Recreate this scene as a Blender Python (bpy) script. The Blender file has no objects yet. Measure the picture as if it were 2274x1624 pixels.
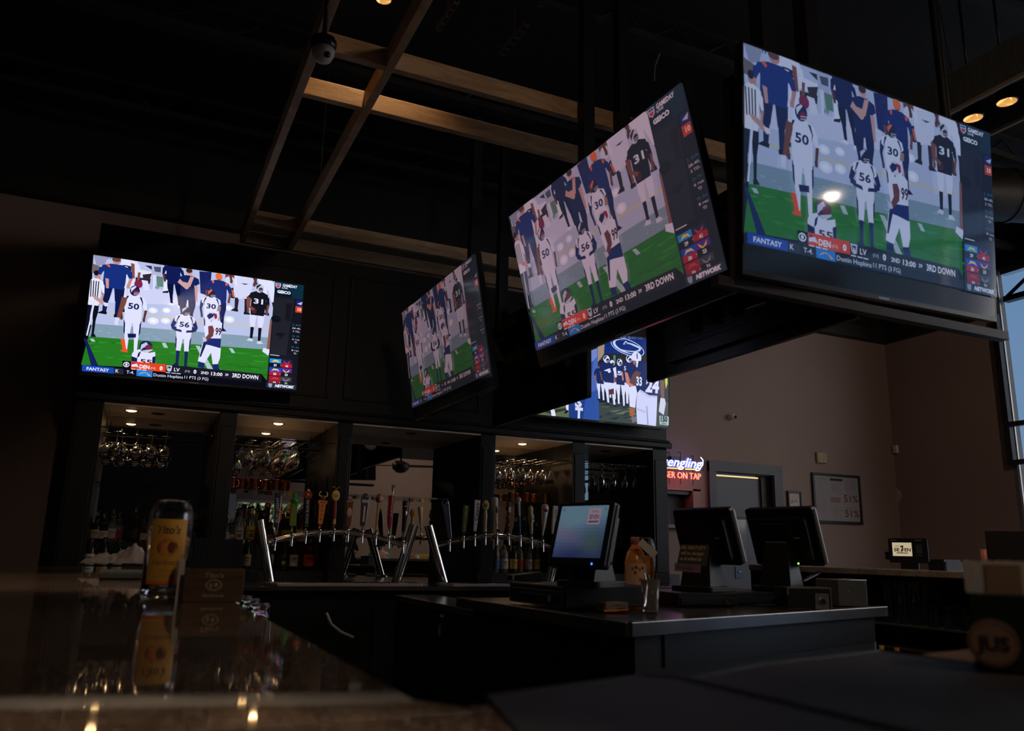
import bpy, math, random
import numpy as np
from mathutils import Vector, Matrix, Euler
R = math.radians
random.seed(7)
sc = bpy.context.scene
col = sc.collection

# ---------------------------------------------------------------- camera
F = 1790.0
YAW, PIT, ROLL = R(24.7), R(13.0), R(1.2)
CAM = Vector((0, 0, 1.21))
fw = Vector((math.sin(YAW)*math.cos(PIT), math.cos(YAW)*math.cos(PIT), math.sin(PIT)))
rt0 = Vector((math.cos(YAW), -math.sin(YAW), 0)); up0 = rt0.cross(fw)
rt = rt0*math.cos(ROLL)+up0*math.sin(ROLL); up = -rt0*math.sin(ROLL)+up0*math.cos(ROLL)
cd = bpy.data.cameras.new('camera'); cam = bpy.data.objects.new('camera', cd); col.objects.link(cam)
M = Matrix((rt, up, -fw)).transposed().to_4x4(); M.translation = CAM
cam.matrix_world = M
cd.sensor_width = 36; cd.lens = F/2274*36; cd.clip_start = .02; cd.clip_end = 300
cd.dof.use_dof = True; cd.dof.focus_distance = 7.0; cd.dof.aperture_fstop = 3.6
sc.camera = cam

def at(x, y, X=None, Y=None, Z=None):
    """photo pixel -> the point where its ray meets a plane of the room"""
    d = rt*((x-1137)/F)+up*(-(y-812)/F)+fw
    if X is not None: t = (X-CAM.x)/d.x
    elif Y is not None: t = (Y-CAM.y)/d.y
    else: t = (Z-CAM.z)/d.z
    return CAM+d*t

# ---------------------------------------------------------------- world, exposure, daylight
sc.view_settings.view_transform = 'Standard'; sc.view_settings.look = 'None'
sc.view_settings.gamma = 1; sc.view_settings.use_curve_mapping = False
sc.view_settings.exposure = 0
w = bpy.data.worlds.new('sky'); sc.world = w; w.use_nodes = True
nt = w.node_tree; bg = nt.nodes['Background']
tc = nt.nodes.new('ShaderNodeTexCoord'); sx = nt.nodes.new('ShaderNodeSeparateXYZ'); cr = nt.nodes.new('ShaderNodeValToRGB')
nt.links.new(tc.outputs['Generated'], sx.inputs[0]); nt.links.new(sx.outputs['Z'], cr.inputs[0]); nt.links.new(cr.outputs[0], bg.inputs[0])
cr.color_ramp.elements[0].color = (.15, .26, .42, 1); cr.color_ramp.elements[1].color = (.09, .19, .40, 1)
cr.color_ramp.elements[0].position = .1; cr.color_ramp.elements[1].position = .7
bg.inputs[1].default_value = 1.0

def area(name, loc, target, sx_, sy_, power, color, spread=None):
    l = bpy.data.lights.new(name, 'AREA'); l.shape = 'RECTANGLE'; l.size = sx_; l.size_y = sy_; l.energy = power; l.color = color
    if spread: l.spread = spread
    o = bpy.data.objects.new(name, l); col.objects.link(o); o.location = loc
    o.rotation_euler = (Vector(target)-Vector(loc)).to_track_quat('-Z', 'Y').to_euler(); return o
def spot(name, loc, target, power, color, ang=80, blend=.6, r=.03):
    l = bpy.data.lights.new(name, 'SPOT'); l.energy = power; l.color = color; l.spot_size = R(ang); l.spot_blend = blend; l.shadow_soft_size = r
    o = bpy.data.objects.new(name, l); col.objects.link(o); o.location = loc
    o.rotation_euler = (Vector(target)-Vector(loc)).to_track_quat('-Z', 'Y').to_euler(); return o
def point(name, loc, power, color, r=.04):
    l = bpy.data.lights.new(name, 'POINT'); l.energy = power; l.color = color; l.shadow_soft_size = r
    o = bpy.data.objects.new(name, l); col.objects.link(o); o.location = loc; return o
SKYC = (1.0, .93, .86)
area('daylight_right_window', (10.2, 1.0, 3.4), (5.5, 3.5, 1.6), 4.5, 3.5, 115, SKYC)
area('daylight_front_window', (3.2, -5.6, 3.0), (3.6, 2.0, 1.0), 3.4, 1.4, 90, (1, .93, .86))

# ---------------------------------------------------------------- materials
MATS = {}
def s2l(c):
    return tuple(((v/255)/12.92 if v/255 <= .04045 else ((v/255+.055)/1.055)**2.4) for v in c)
def mat(name, c, rough=.5, metal=0., spec=.5, emit=None, es=1., trans=0., ior=1.45, bump=None, var=None, coat=0., alpha=None):
    """principled material; c linear albedo; bump=(scale,strength); var=(scale, colour2, distort) noise mix"""
    if name in MATS: return MATS[name]
    m = bpy.data.materials.new(name); m.use_nodes = True; n = m.node_tree.nodes; L = m.node_tree.links
    b = n['Principled BSDF']
    b.inputs['Base Color'].default_value = (*c, 1); b.inputs['Roughness'].default_value = rough
    b.inputs['Metallic'].default_value = metal; b.inputs['Specular IOR Level'].default_value = spec
    b.inputs['Transmission Weight'].default_value = trans; b.inputs['IOR'].default_value = ior
    b.inputs['Coat Weight'].default_value = coat
    if emit is not None:
        b.inputs['Emission Color'].default_value = (*emit, 1); b.inputs['Emission Strength'].default_value = es
    if bump or var:
        t = n.new('ShaderNodeTexCoord')
    if bump:
        no = n.new('ShaderNodeTexNoise'); no.inputs['Scale'].default_value = bump[0]; no.inputs['Detail'].default_value = 4
        bu = n.new('ShaderNodeBump'); bu.inputs['Strength'].default_value = bump[1]; bu.inputs['Distance'].default_value = .01
        L.new(t.outputs['Object'], no.inputs['Vector']); L.new(no.outputs['Fac'], bu.inputs['Height']); L.new(bu.outputs[0], b.inputs['Normal'])
    if var:
        mp = n.new('ShaderNodeMapping'); mp.inputs['Scale'].default_value = var[3] if len(var) > 3 else (1, 1, 1)
        no = n.new('ShaderNodeTexNoise'); no.inputs['Scale'].default_value = var[0]; no.inputs['Detail'].default_value = 5
        no.inputs['Distortion'].default_value = var[2]
        r = n.new('ShaderNodeValToRGB'); r.color_ramp.elements[0].position = .38; r.color_ramp.elements[1].position = .62
        r.color_ramp.elements[0].color = (*c, 1); r.color_ramp.elements[1].color = (*var[1], 1)
        L.new(t.outputs['Object'], mp.inputs['Vector']); L.new(mp.outputs[0], no.inputs['Vector'])
        L.new(no.outputs['Fac'], r.inputs[0]); L.new(r.outputs[0], b.inputs['Base Color'])
    MATS[name] = m
    return m
def picture_mat(name, tint, lift, es, rough=.12):
    """screen: per-face picture colours given off as light, under a faintly glossy panel"""
    m = bpy.data.materials.new(name); m.use_nodes = True; n = m.node_tree.nodes; L = m.node_tree.links
    b = n['Principled BSDF']; b.inputs['Base Color'].default_value = (.006, .006, .007, 1); b.inputs['Roughness'].default_value = rough
    a = n.new('ShaderNodeAttribute'); a.attribute_name = 'pic'
    mu = n.new('ShaderNodeVectorMath'); mu.operation = 'MULTIPLY_ADD'; mu.inputs[1].default_value = tint; mu.inputs[2].default_value = lift
    L.new(a.outputs['Color'], mu.inputs[0]); L.new(mu.outputs[0], b.inputs['Emission Color']); b.inputs['Emission Strength'].default_value = es
    return m

black_paint = mat('black_paint', (.012, .012, .012), .55, bump=(60, .05))
deck_black = mat('ceiling_black', (.010, .009, .008), .8)
cab_black = mat('cabinet_black', (.0075, .0078, .0085), .42, spec=.3, bump=(30, .05), var=(3, (.006, .006, .0065), 1.))
wall_taupe = mat('wall_taupe', (.28, .20, .17), .75, bump=(220, .08), var=(1.2, (.265, .19, .162), .3))
steel = mat('brushed_steel', (.50, .49, .48), .30, 1., var=(6, (.36, .36, .37), .2, (1, 40, 1)))
chrome = mat('chrome', (.82, .80, .79), .13, 1.)
dk_metal = mat('dark_metal', (.03, .03, .032), .4, .6)
wood_beam = mat('beam_wood', (.50, .32, .18), .6, var=(5, (.38, .23, .12), 1.2, (1, 1, 6)), bump=(40, .1))
glass = mat('clear_glass', (1, 1, 1), .02, trans=1., ior=1.45)
tvplastic = mat('tv_plastic', (.010, .010, .011), .3)
mirror = mat('mirror', (.62, .62, .60), .01, 1.)
copper = mat('copper', (.75, .30, .15), .22, 1., var=(25, (.6, .22, .1), .3))
lamp_on = mat('lamp_on', (1, .8, .5), .5, emit=(1, .55, .18), es=6)
lamp_warm = mat('lamp_warm', (1, .8, .5), .5, emit=(1, .48, .14), es=2.2)
white_pl = mat('white_plastic', (.6, .58, .54), .4)
darkgrey = mat('dark_grey_plastic', (.035, .036, .04), .45)

# ---------------------------------------------------------------- mesh builder
TXT = {}
def text_geo(s, bold=0., shear=0.):
    k = (s, bold, shear)
    if k in TXT: return TXT[k]
    c = bpy.data.curves.new('t', 'FONT'); c.body = s; c.size = 1; c.offset = bold; c.shear = shear; c.resolution_u = 2
    o = bpy.data.objects.new('t', c); me = bpy.data.meshes.new_from_object(o)
    v = np.array([tuple(p.co) for p in me.vertices]); f = [tuple(p.vertices) for p in me.polygons]
    bpy.data.objects.remove(o); bpy.data.curves.remove(c); bpy.data.meshes.remove(me)
    if len(v):
        # cap height of this face is about .73; centre on the line's middle
        v = v[:, :2].copy(); v[:, 0] -= (v[:, 0].min()+v[:, 0].max())/2; v[:, 1] -= .365; v /= .73
    TXT[k] = (v, f); return TXT[k]
class MB:
    def __init__(s): s.v = []; s.f = []; s.m = []; s.sm = []; s.mats = []; s.T = Matrix()
    def mi(s, m):
        if m not in s.mats: s.mats.append(m)
        return s.mats.index(m)
    def add(s, vs, fs, m, smooth=False):
        k = len(s.v); i = s.mi(m)
        s.v += [tuple(s.T @ Vector(p)) for p in vs]
        for f in fs: s.f.append(tuple(k+j for j in f)); s.m.append(i); s.sm.append(smooth)
        return s
    def box(s, a, b, m, tilt=None):
        x0, y0, z0 = a; x1, y1, z1 = b
        vs = [(x0, y0, z0), (x1, y0, z0), (x1, y1, z0), (x0, y1, z0), (x0, y0, z1), (x1, y0, z1), (x1, y1, z1), (x0, y1, z1)]
        return s.add(vs, [(0, 3, 2, 1), (4, 5, 6, 7), (0, 1, 5, 4), (1, 2, 6, 5), (2, 3, 7, 6), (3, 0, 4, 7)], m)
    def rbox(s, a, b, r, m, n=3, axis=2):
        """box with the four edges along an axis rounded"""
        ax = [0, 1, 2]; ax.remove(axis); p, q = ax
        pts = []
        for (cx, cy, a0) in ((b[p]-r, b[q]-r, 0), (a[p]+r, b[q]-r, 90), (a[p]+r, a[q]+r, 180), (b[p]-r, a[q]+r, 270)):
            for i in range(n+1):
                t = R(a0+90*i/n); pts.append((cx+r*math.cos(t), cy+r*math.sin(t)))
        def mk(u, v, wv):
            o = [0, 0, 0]; o[p] = u; o[q] = v; o[axis] = wv; return tuple(o)
        N = len(pts); vs = [mk(u, v, a[axis]) for u, v in pts]+[mk(u, v, b[axis]) for u, v in pts]
        fs = [tuple(range(N))[::-1], tuple(range(N, 2*N))]+[(i, (i+1) % N, N+(i+1) % N, N+i) for i in range(N)]
        if axis == 1: fs = [f[::-1] for f in fs]
        return s.add(vs, fs, m)
    def prism(s, pts, z0, z1, m):
        N = len(pts); vs = [(x, y, z0) for x, y in pts]+[(x, y, z1) for x, y in pts]
        return s.add(vs, [tuple(range(N))[::-1], tuple(range(N, 2*N))]+[(i, (i+1) % N, N+(i+1) % N, N+i) for i in range(N)], m)
    def tube(s, pts, r, m, n=12, cap=True):
        pts = [Vector(p) for p in pts]; rs = r if isinstance(r, (list, tuple)) else [r]*len(pts)
        vs = []; fs = []; pu = None
        for i, p in enumerate(pts):
            d = (pts[min(i+1, len(pts)-1)]-pts[max(i-1, 0)]).normalized()
            if pu is None:
                a = Vector((0, 0, 1)) if abs(d.z) < .9 else Vector((1, 0, 0)); u = d.cross(a).normalized()
            else: u = (pu-d*pu.dot(d)).normalized()
            pu = u; v = d.cross(u)
            for j in range(n):
                t = 2*math.pi*j/n; vs.append(p+(u*math.cos(t)+v*math.sin(t))*rs[i])
        for i in range(len(pts)-1):
            for j in range(n): fs.append((i*n+j, i*n+(j+1) % n, (i+1)*n+(j+1) % n, (i+1)*n+j))
        s.add(vs, fs, m, True)
        if cap: s.add(vs[:n], [tuple(range(n))[::-1]], m); s.add(vs[-n:], [tuple(range(n))], m)
        return s
    def lathe(s, prof, m, c=(0, 0, 0), n=24, sy=1., smooth=True):
        """profile [(r,z)...] turned about z"""
        vs = []; fs = []; k = len(prof)
        for r, z in prof:
            for j in range(n):
                t = 2*math.pi*j/n; vs.append((c[0]+r*math.cos(t), c[1]+r*sy*math.sin(t), c[2]+z))
        for i in range(k-1):
            for j in range(n): fs.append((i*n+j, i*n+(j+1) % n, (i+1)*n+(j+1) % n, (i+1)*n+j))
        if prof[0][0] > 1e-5: fs.append(tuple(range(n))[::-1])
        if prof[-1][0] > 1e-5: fs.append(tuple(range((k-1)*n, k*n)))
        return s.add(vs, fs, m, smooth)
    def ell(s, c, r, m, n=16, k=10):
        rx, ry, rz = r if isinstance(r, (list, tuple)) else (r, r, r)
        vs = [(c[0], c[1], c[2]-rz)]; fs = []
        for i in range(1, k):
            a = math.pi*i/k-math.pi/2
            for j in range(n):
                t = 2*math.pi*j/n; vs.append((c[0]+rx*math.cos(a)*math.cos(t), c[1]+ry*math.cos(a)*math.sin(t), c[2]+rz*math.sin(a)))
        vs.append((c[0], c[1], c[2]+rz)); T = len(vs)-1
        for j in range(n):
            fs.append((0, 1+(j+1) % n, 1+j)); fs.append((T, T-n+j, T-n+(j+1) % n))
            for i in range(k-2):
                a = 1+i*n; fs.append((a+j, a+(j+1) % n, a+n+(j+1) % n, a+n+j))
        return s.add(vs, fs, m, True)
    def text(s, t, o, ux, uy, h, m, bold=0., shear=0., width=None):
        """flat lettering: o centre, ux along the line, uy up, h cap height, width limits"""
        v, f = text_geo(t, bold, shear)
        if not len(v): return s
        o = Vector(o); ux = Vector(ux).normalized(); uy = Vector(uy).normalized(); kx = h
        if width: kx = width/(v[:, 0].max()-v[:, 0].min())
        return s.add([o+ux*(x*kx)+uy*(y*h) for x, y in v], f, m)
    def build(s, name, parent=None, loc=None, rot=None, bevel=0., kind=None, label=None):
        me = bpy.data.meshes.new(name); me.from_pydata(s.v, [], s.f)
        for m in s.mats: me.materials.append(m)
        me.polygons.foreach_set('material_index', s.m); me.polygons.foreach_set('use_smooth', s.sm); me.update()
        o = bpy.data.objects.new(name, me); col.objects.link(o)
        if parent: o.parent = parent
        if loc is not None: o.location = loc
        if rot is not None: o.rotation_euler = rot
        if bevel:
            b = o.modifiers.new('bevel', 'BEVEL'); b.width = bevel; b.segments = 2; b.limit_method = 'ANGLE'; b.angle_limit = R(40)
        if kind: o['kind'] = kind
        if label: o['label'] = label
        return o
def tag(o, label, cat, group=None, kind=None):
    o['label'] = label; o['category'] = cat
    if group: o['group'] = group
    if kind: o['kind'] = kind
    return o
def thing(name, label, cat, loc=(0, 0, 0), rz=0., group=None):
    o = bpy.data.objects.new(name, None); col.objects.link(o); o.location = loc; o.rotation_euler = (0, 0, rz); o.empty_display_size = .05
    return tag(o, label, cat, group)
def copy_tree(o, parent=None):
    c = o.copy(); col.objects.link(c); c.parent = parent
    for ch in list(o.children): copy_tree(ch, c)
    return c
def place(o, loc, rz=0., label=None, scale=None):
    o.location = loc; o.rotation_euler = (0, 0, rz)
    if label: o['label'] = label
    if scale: o.scale = scale
    return o

# ---------------------------------------------------------------- the room
XR, YB, ZW, ZC = 8.35, 6.95, 3.84, 4.7
YF, XL = -4.6, -4.5
floor_m = mat('floor_tile', (.06, .055, .05), .35, var=(2.5, (.045, .04, .037), .6))
def struct(mb, name, bevel=0): return mb.build(name, kind='structure', bevel=bevel)
m = MB(); m.box((XL-.2, YF-.2, -.1), (XR+.2, YB+.2, 0), floor_m); struct(m, 'floor')
m = MB(); m.box((XL-.2, YF-.2, ZC), (XR+.2, YB+.2, ZC+.15), deck_black)
for i in range(9):                                       # bar joists under the deck
    y = -3.6+i*1.25; m.box((XL, y-.05, ZC-.22), (XR, y+.05, ZC-.17), deck_black); m.box((XL, y-.05, ZC-.03), (XR, y+.05, ZC), deck_black)
    for k in range(30): x = XL+.1+k*.42; m.tube([(x, y, ZC-.17), (x+.21, y, ZC-.02), (x+.42, y, ZC-.17)], .012, deck_black, 5)
struct(m, 'ceiling')
# back wall with the doorway and the pass-through cut out
dl, dr, dz = 5.58, 6.46, 2.11
pl_, pr_, pz0, pz1 = 4.62, 5.42, at(1500, 1166, Y=YB).z, at(1500, 1084, Y=YB).z
m = MB()
def wseg(x0, x1, z0, z1): m.box((x0, YB, z0), (x1, YB+.15, z1), wall_taupe)
wseg(XL, pl_, 0, ZW); wseg(pl_, pr_, 0, pz0); wseg(pl_, pr_, pz1, ZW); wseg(pr_, dl, 0, ZW); wseg(dl, dr, dz, ZW); wseg(dr, XR+.15, 0, ZW)
struct(m, 'wall_back')
m = MB(); m.box((XL, YB-.02, ZW), (XR, YB+.15, ZC), deck_black); m.box((XL, YB-.10, ZW+.0), (XR, YB-.02, ZW+.16), black_paint)
struct(m, 'trim_1')
m = MB(); m.box((XR-.10, 5.49, ZW), (XR-.02, YB-.1, ZW+.16), black_paint); m.box((XR-.02, 5.49, ZW), (XR+.15, YB-.02, ZC), deck_black); m.box((XR-.02, YF, 4.35), (XR+.15, 5.49, ZC), deck_black)
struct(m, 'trim_2')
# right wall: solid strip by the corner, tall window beyond
wy1, wy0, wz0, wz1 = 5.49, -2.5, .35, 3.84
m = MB(); m.box((XR, wy1, 0), (XR+.15, YB, ZW), wall_taupe); m.box((XR, wy0, 0), (XR+.15, wy1, wz0), wall_taupe); m.box((XR, YF, 0), (XR+.15, wy0, ZW), wall_taupe)
struct(m, 'wall_right')
# windows, door, pass-through
frame_blk = mat('window_frame_black', (.015, .016, .018), .4, .3)
alu = mat('aluminium', (.55, .55, .53), .35, 1.)
pane = mat('window_pane', (1, 1, 1), .0, trans=1., ior=1.02, spec=.2)
jambgrey = mat('window_jamb', (.13, .13, .13), .7)
m = MB()
m.box((XR-.07, 5.435, 2.20), (XR-.01, 5.50, 3.84), frame_blk)                     # black inner sash, open to the right
for z, h in ((2.20, .05), (2.60, .05)): m.box((XR-.07, -2.5, z), (XR-.01, 5.435, z+h), frame_blk)
m.box((XR, 5.445, .35), (XR+.12, 5.49, 4.35), jambgrey)
m.box((XR+.01, 5.43, .35), (XR+.03, 5.445, 4.35), alu)
for y in (3.6, 2.0, .4, -1.2, -2.5): m.box((XR+.03, y, .35), (XR+.12, y+.05, 4.35), alu)
m.box((XR+.03, -2.5, 3.98), (XR+.12, 5.4, 4.04), frame_blk); m.box((XR+.03, -2.5, .35), (XR+.12, 5.4, .42), alu); m.box((XR+.03, -2.5, 4.29), (XR+.12, 5.4, 4.35), alu)
m.tube([(XR+.06, 4.9, 4.33), (XR+.06, 5.4, 4.02)], .02, frame_blk, 6)
wo = struct(m, 'window_1')
m = MB(); m.box((XR+.07, -2.5, .4), (XR+.076, 5.41, 4.3), pane); m.build('pane', wo)
# front wall, behind the viewer, seen in the mirrors
VY = 2*6.9-YF
fa, fb = at(522, 1108, Y=VY), at(772, 1225, Y=VY)
wx0, wx1, wz_0, wz_1 = fa.x, fb.x, fb.z-.05, fa.z
m = MB()
m.box((XL, YF-.15, 0), (wx0, YF, ZC), mat('wall_dark_panel', (.035, .03, .028), .6)); m.box((wx0, YF-.15, 0), (wx1, YF, wz_0), wall_taupe); m.box((wx0, YF-.15, wz_1), (wx1, YF, 3.3), wall_taupe)
m.box((wx1, YF-.15, 0), (XR+.15, YF, 3.3), wall_taupe); m.box((wx0, YF-.15, 3.3), (XR+.15, YF, ZC), deck_black)
struct(m, 'wall_front')
m = MB()
for x in (wx0, (wx0+wx1)/2-.03, wx1-.06): m.box((x, YF-.1, wz_0), (x+.06, YF-.04, wz_1), alu)
for z in (wz_0, wz_1-.06): m.box((wx0, YF-.1, z), (wx1, YF-.04, z+.06), alu)
m.box((wx0-.3, YF+.01, wz_0-.1), (wx0+.02, YF+.04, wz_1+.1), mat('blind_white', (.6, .6, .62), .8))
wo = struct(m, 'window_2')
m = MB(); m.box((wx0, YF-.08, wz_0), (wx1, YF-.075, wz_1), pane); m.build('pane', wo)
m = MB(); m.box((XL-.15, YF, 0), (XL, YB, ZC), wall_taupe); struct(m, 'wall_left')
# doorway on the back wall
trimgrey = mat('door_trim_grey', (.075, .075, .085), .5)
m = MB()
m.box((5.51, YB-.04, 0), (5.60, YB-.001, 2.18), trimgrey); m.box((6.40, YB-.04, 0), (6.52, YB-.001, 2.18), trimgrey); m.box((5.51, YB-.045, 2.09), (6.52, YB-.001, 2.20), trimgrey)
m.box((5.58, YB, 0), (5.61, YB+.15, 2.11), trimgrey); m.box((6.43, YB, 0), (6.46, YB+.15, 2.11), trimgrey); m.box((5.58, YB, 2.08), (6.46, YB+.15, 2.11), trimgrey)
struct(m, 'trim_3')
m = MB(); dg = mat('door_grey', (.085, .095, .115), .45)
m.box((5.61, YB+.08, 0), (6.29, YB+.13, 1.62), dg); m.box((5.61, YB+.08, 1.62), (5.78, YB+.13, 2.05), dg); m.box((5.78, YB+.08, 1.62), (6.29, YB+.13, 2.05), dg)
m.box((5.61, YB+.05, 2.05), (6.25, YB+.07, 2.065), mat('brass_strip_glow', (.8, .5, .15), .3, 1., emit=(1, .6, .2), es=.12))  # faint glow painted into the brass strip, which is no lamp
m.box((6.29, YB+.05, 0), (6.36, YB+.14, 2.08), mat('door_edge_brown', (.02, .016, .013), .5)); m.box((6.36, YB+.05, 0), (6.43, YB+.14, 2.08), black_paint)
d = struct(m, 'door_1')
m = MB(); m.box((5.83, YB+.075, 1.20), (6.07, YB+.08, 1.62), mat('door_glass', (.16, .16, .15), .1)); m.box((5.81, YB+.07, 1.60), (6.09, YB+.08, 1.63), frame_blk); m.box((5.81, YB+.07, 1.2), (5.83, YB+.08, 1.62), frame_blk)
m.build('door_window', d)
m = MB(); m.box((5.90, YB+.07, .98), (6.0, YB+.08, 1.10), mat('lock_blue', (.05, .08, .14), .4)); m.tube([(5.93, YB+.06, 1.05), (5.97, YB+.06, 1.05)], .006, steel, 6); m.build('door_lock', d)
m = MB()
jx = mat('passthrough_lining', (.30, .22, .20), .7)
m.box((pl_, YB+.15, pz0-.3), (pr_, YB+.4, pz1+.1), black_paint)
m.box((pr_-.10, YB+.001, pz0), (pr_, YB+.15, pz1), jx); m.box((pl_, YB+.001, pz1-.02), (pr_, YB+.15, pz1), jx)
m.box((pl_, YB-.08, pz0-.035), (pr_+.02, YB+.14, pz0), jx)
m.box((pl_, YB+.04, pz1-.06), (pr_-.1, YB+.06, pz1-.02), dk_metal)
struct(m, 'trim_4')
m = MB()                                                                      # louvred vent low on the wall
m.box((4.62, YB-.03, .5), (5.1, YB-.001, 1.02), darkgrey); struct(m, 'trim_5')
# hedge outside the window behind the viewer
leaf = mat('hedge_leaf', (.16, .26, .10), .6, var=(3, (.30, .34, .20), .5)); leaf2 = mat('hedge_leaf_pale', (.42, .34, .26), .6)
m = MB(); rng = random.Random(3)
for i in range(5200):
    c = Vector((rng.uniform(-1, 8), rng.uniform(-7.6, -6.4), rng.uniform(0, 3.4))); a = rng.uniform(0, 6.3); b = rng.uniform(-1, 1); s_ = rng.uniform(.04, .11)
    u = Vector((math.cos(a), .3*b, math.sin(a)))*s_; v = Vector((-math.sin(a), b, math.cos(a)))*s_*.5
    m.add([c-u, c-v, c+u, c+v], [(0, 1, 2, 3)], leaf2 if rng.random() < .3 else leaf)
m.box((-1, -7.9, 0), (8, -7.7, 3.4), mat('hedge_core', (.02, .035, .015), .9))
tag(m.build('hedge'), 'leafy green and brown hedge outside the window, seen in the back bar mirror', 'hedge', kind='stuff')
area('daylight_on_hedge', (3.4, -5.2, 5.6), (3.4, -7, 1.5), 5, 1, 420, (1, .97, .9))

# ---------------------------------------------------------------- the broadcast picture
def homog(src, dst):
    A = []; b = []
    for (x, y), (u, v) in zip(src, dst):
        A += [[x, y, 1, 0, 0, 0, -u*x, -u*y], [0, 0, 0, x, y, 1, -v*x, -v*y]]; b += [u, v]
    h = np.linalg.solve(np.array(A, float), np.array(b, float)); return np.append(h, 1).reshape(3, 3)
class PIC:
    """flat picture, drawn in a 1600 x 900 frame"""
    def __init__(s, src=None): s.H = homog(src, [(0, 0), (1600, 0), (1600, 900), (0, 900)]) if src else np.eye(3); s.v = []; s.f = []; s.c = []; s.n = 0; s.clip = None
    def q(s, x, y):
        p = s.H @ np.array([x, y, 1.]); return p[0]/p[2], p[1]/p[2]
    def raw(s, pts, c, faces=None):
        s.n += 1; k = len(s.v)
        for x, y in pts: s.v.append((min(max(x, 0), 1600), min(max(y, 0), 900), s.n))
        c = s2l(c)
        for f in (faces or [tuple(range(len(pts)))]): s.f.append(tuple(k+i for i in f)); s.c.append(c)
    def poly(s, pts, c): s.raw([s.q(*p) for p in pts], c)
    def ell(s, x, y, rx, ry, c, n=18, rot=0.):
        """centre in traced coordinates, radii in frame units"""
        x, y = s.q(x, y); s.rell(x, y, rx, ry, c, n, rot)
    def rell(s, x, y, rx, ry, c, n=18, rot=0.):
        a, b = math.cos(rot), math.sin(rot)
        s.raw([(x+rx*math.cos(2*math.pi*i/n)*a-ry*math.sin(2*math.pi*i/n)*b, y+rx*math.cos(2*math.pi*i/n)*b+ry*math.sin(2*math.pi*i/n)*a) for i in range(n)], c)
    def text(s, t, x, y, h, c, bold=.02, shear=0., width=None, r=False, rot=0.):
        if not r: x, y = s.q(x, y)
        v, f = text_geo(t, bold, shear)
        if not len(v): return
        kx = h
        if width: kx = width/(v[:, 0].max()-v[:, 0].min())
        a, b = math.cos(rot), math.sin(rot)
        s.raw([(x+p*kx*a+q_*h*b, y+p*kx*b-q_*h*a) for p, q_ in v], c, f)
    def build(s, name, parent, W, H, mt):
        me = bpy.data.meshes.new(name)
        me.from_pydata([((x/1600-.5)*W, -z*2.5e-5, (.5-y/900)*H) for x, y, z in s.v], [], s.f); me.materials.append(mt); me.update()
        a = me.color_attributes.new('pic', 'FLOAT_COLOR', 'CORNER')
        cc = []
        for p, c in zip(me.polygons, s.c): cc += [c[0], c[1], c[2], 1.]*p.loop_total
        a.data.foreach_set('color', cc)
        o = bpy.data.objects.new(name, me); col.objects.link(o); o.parent = parent; return o
NAVY, WH, SK, OR = (16, 26, 78), (226, 228, 244), (150, 92, 74), (232, 96, 42)
DSK = (92, 54, 46)
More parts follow.
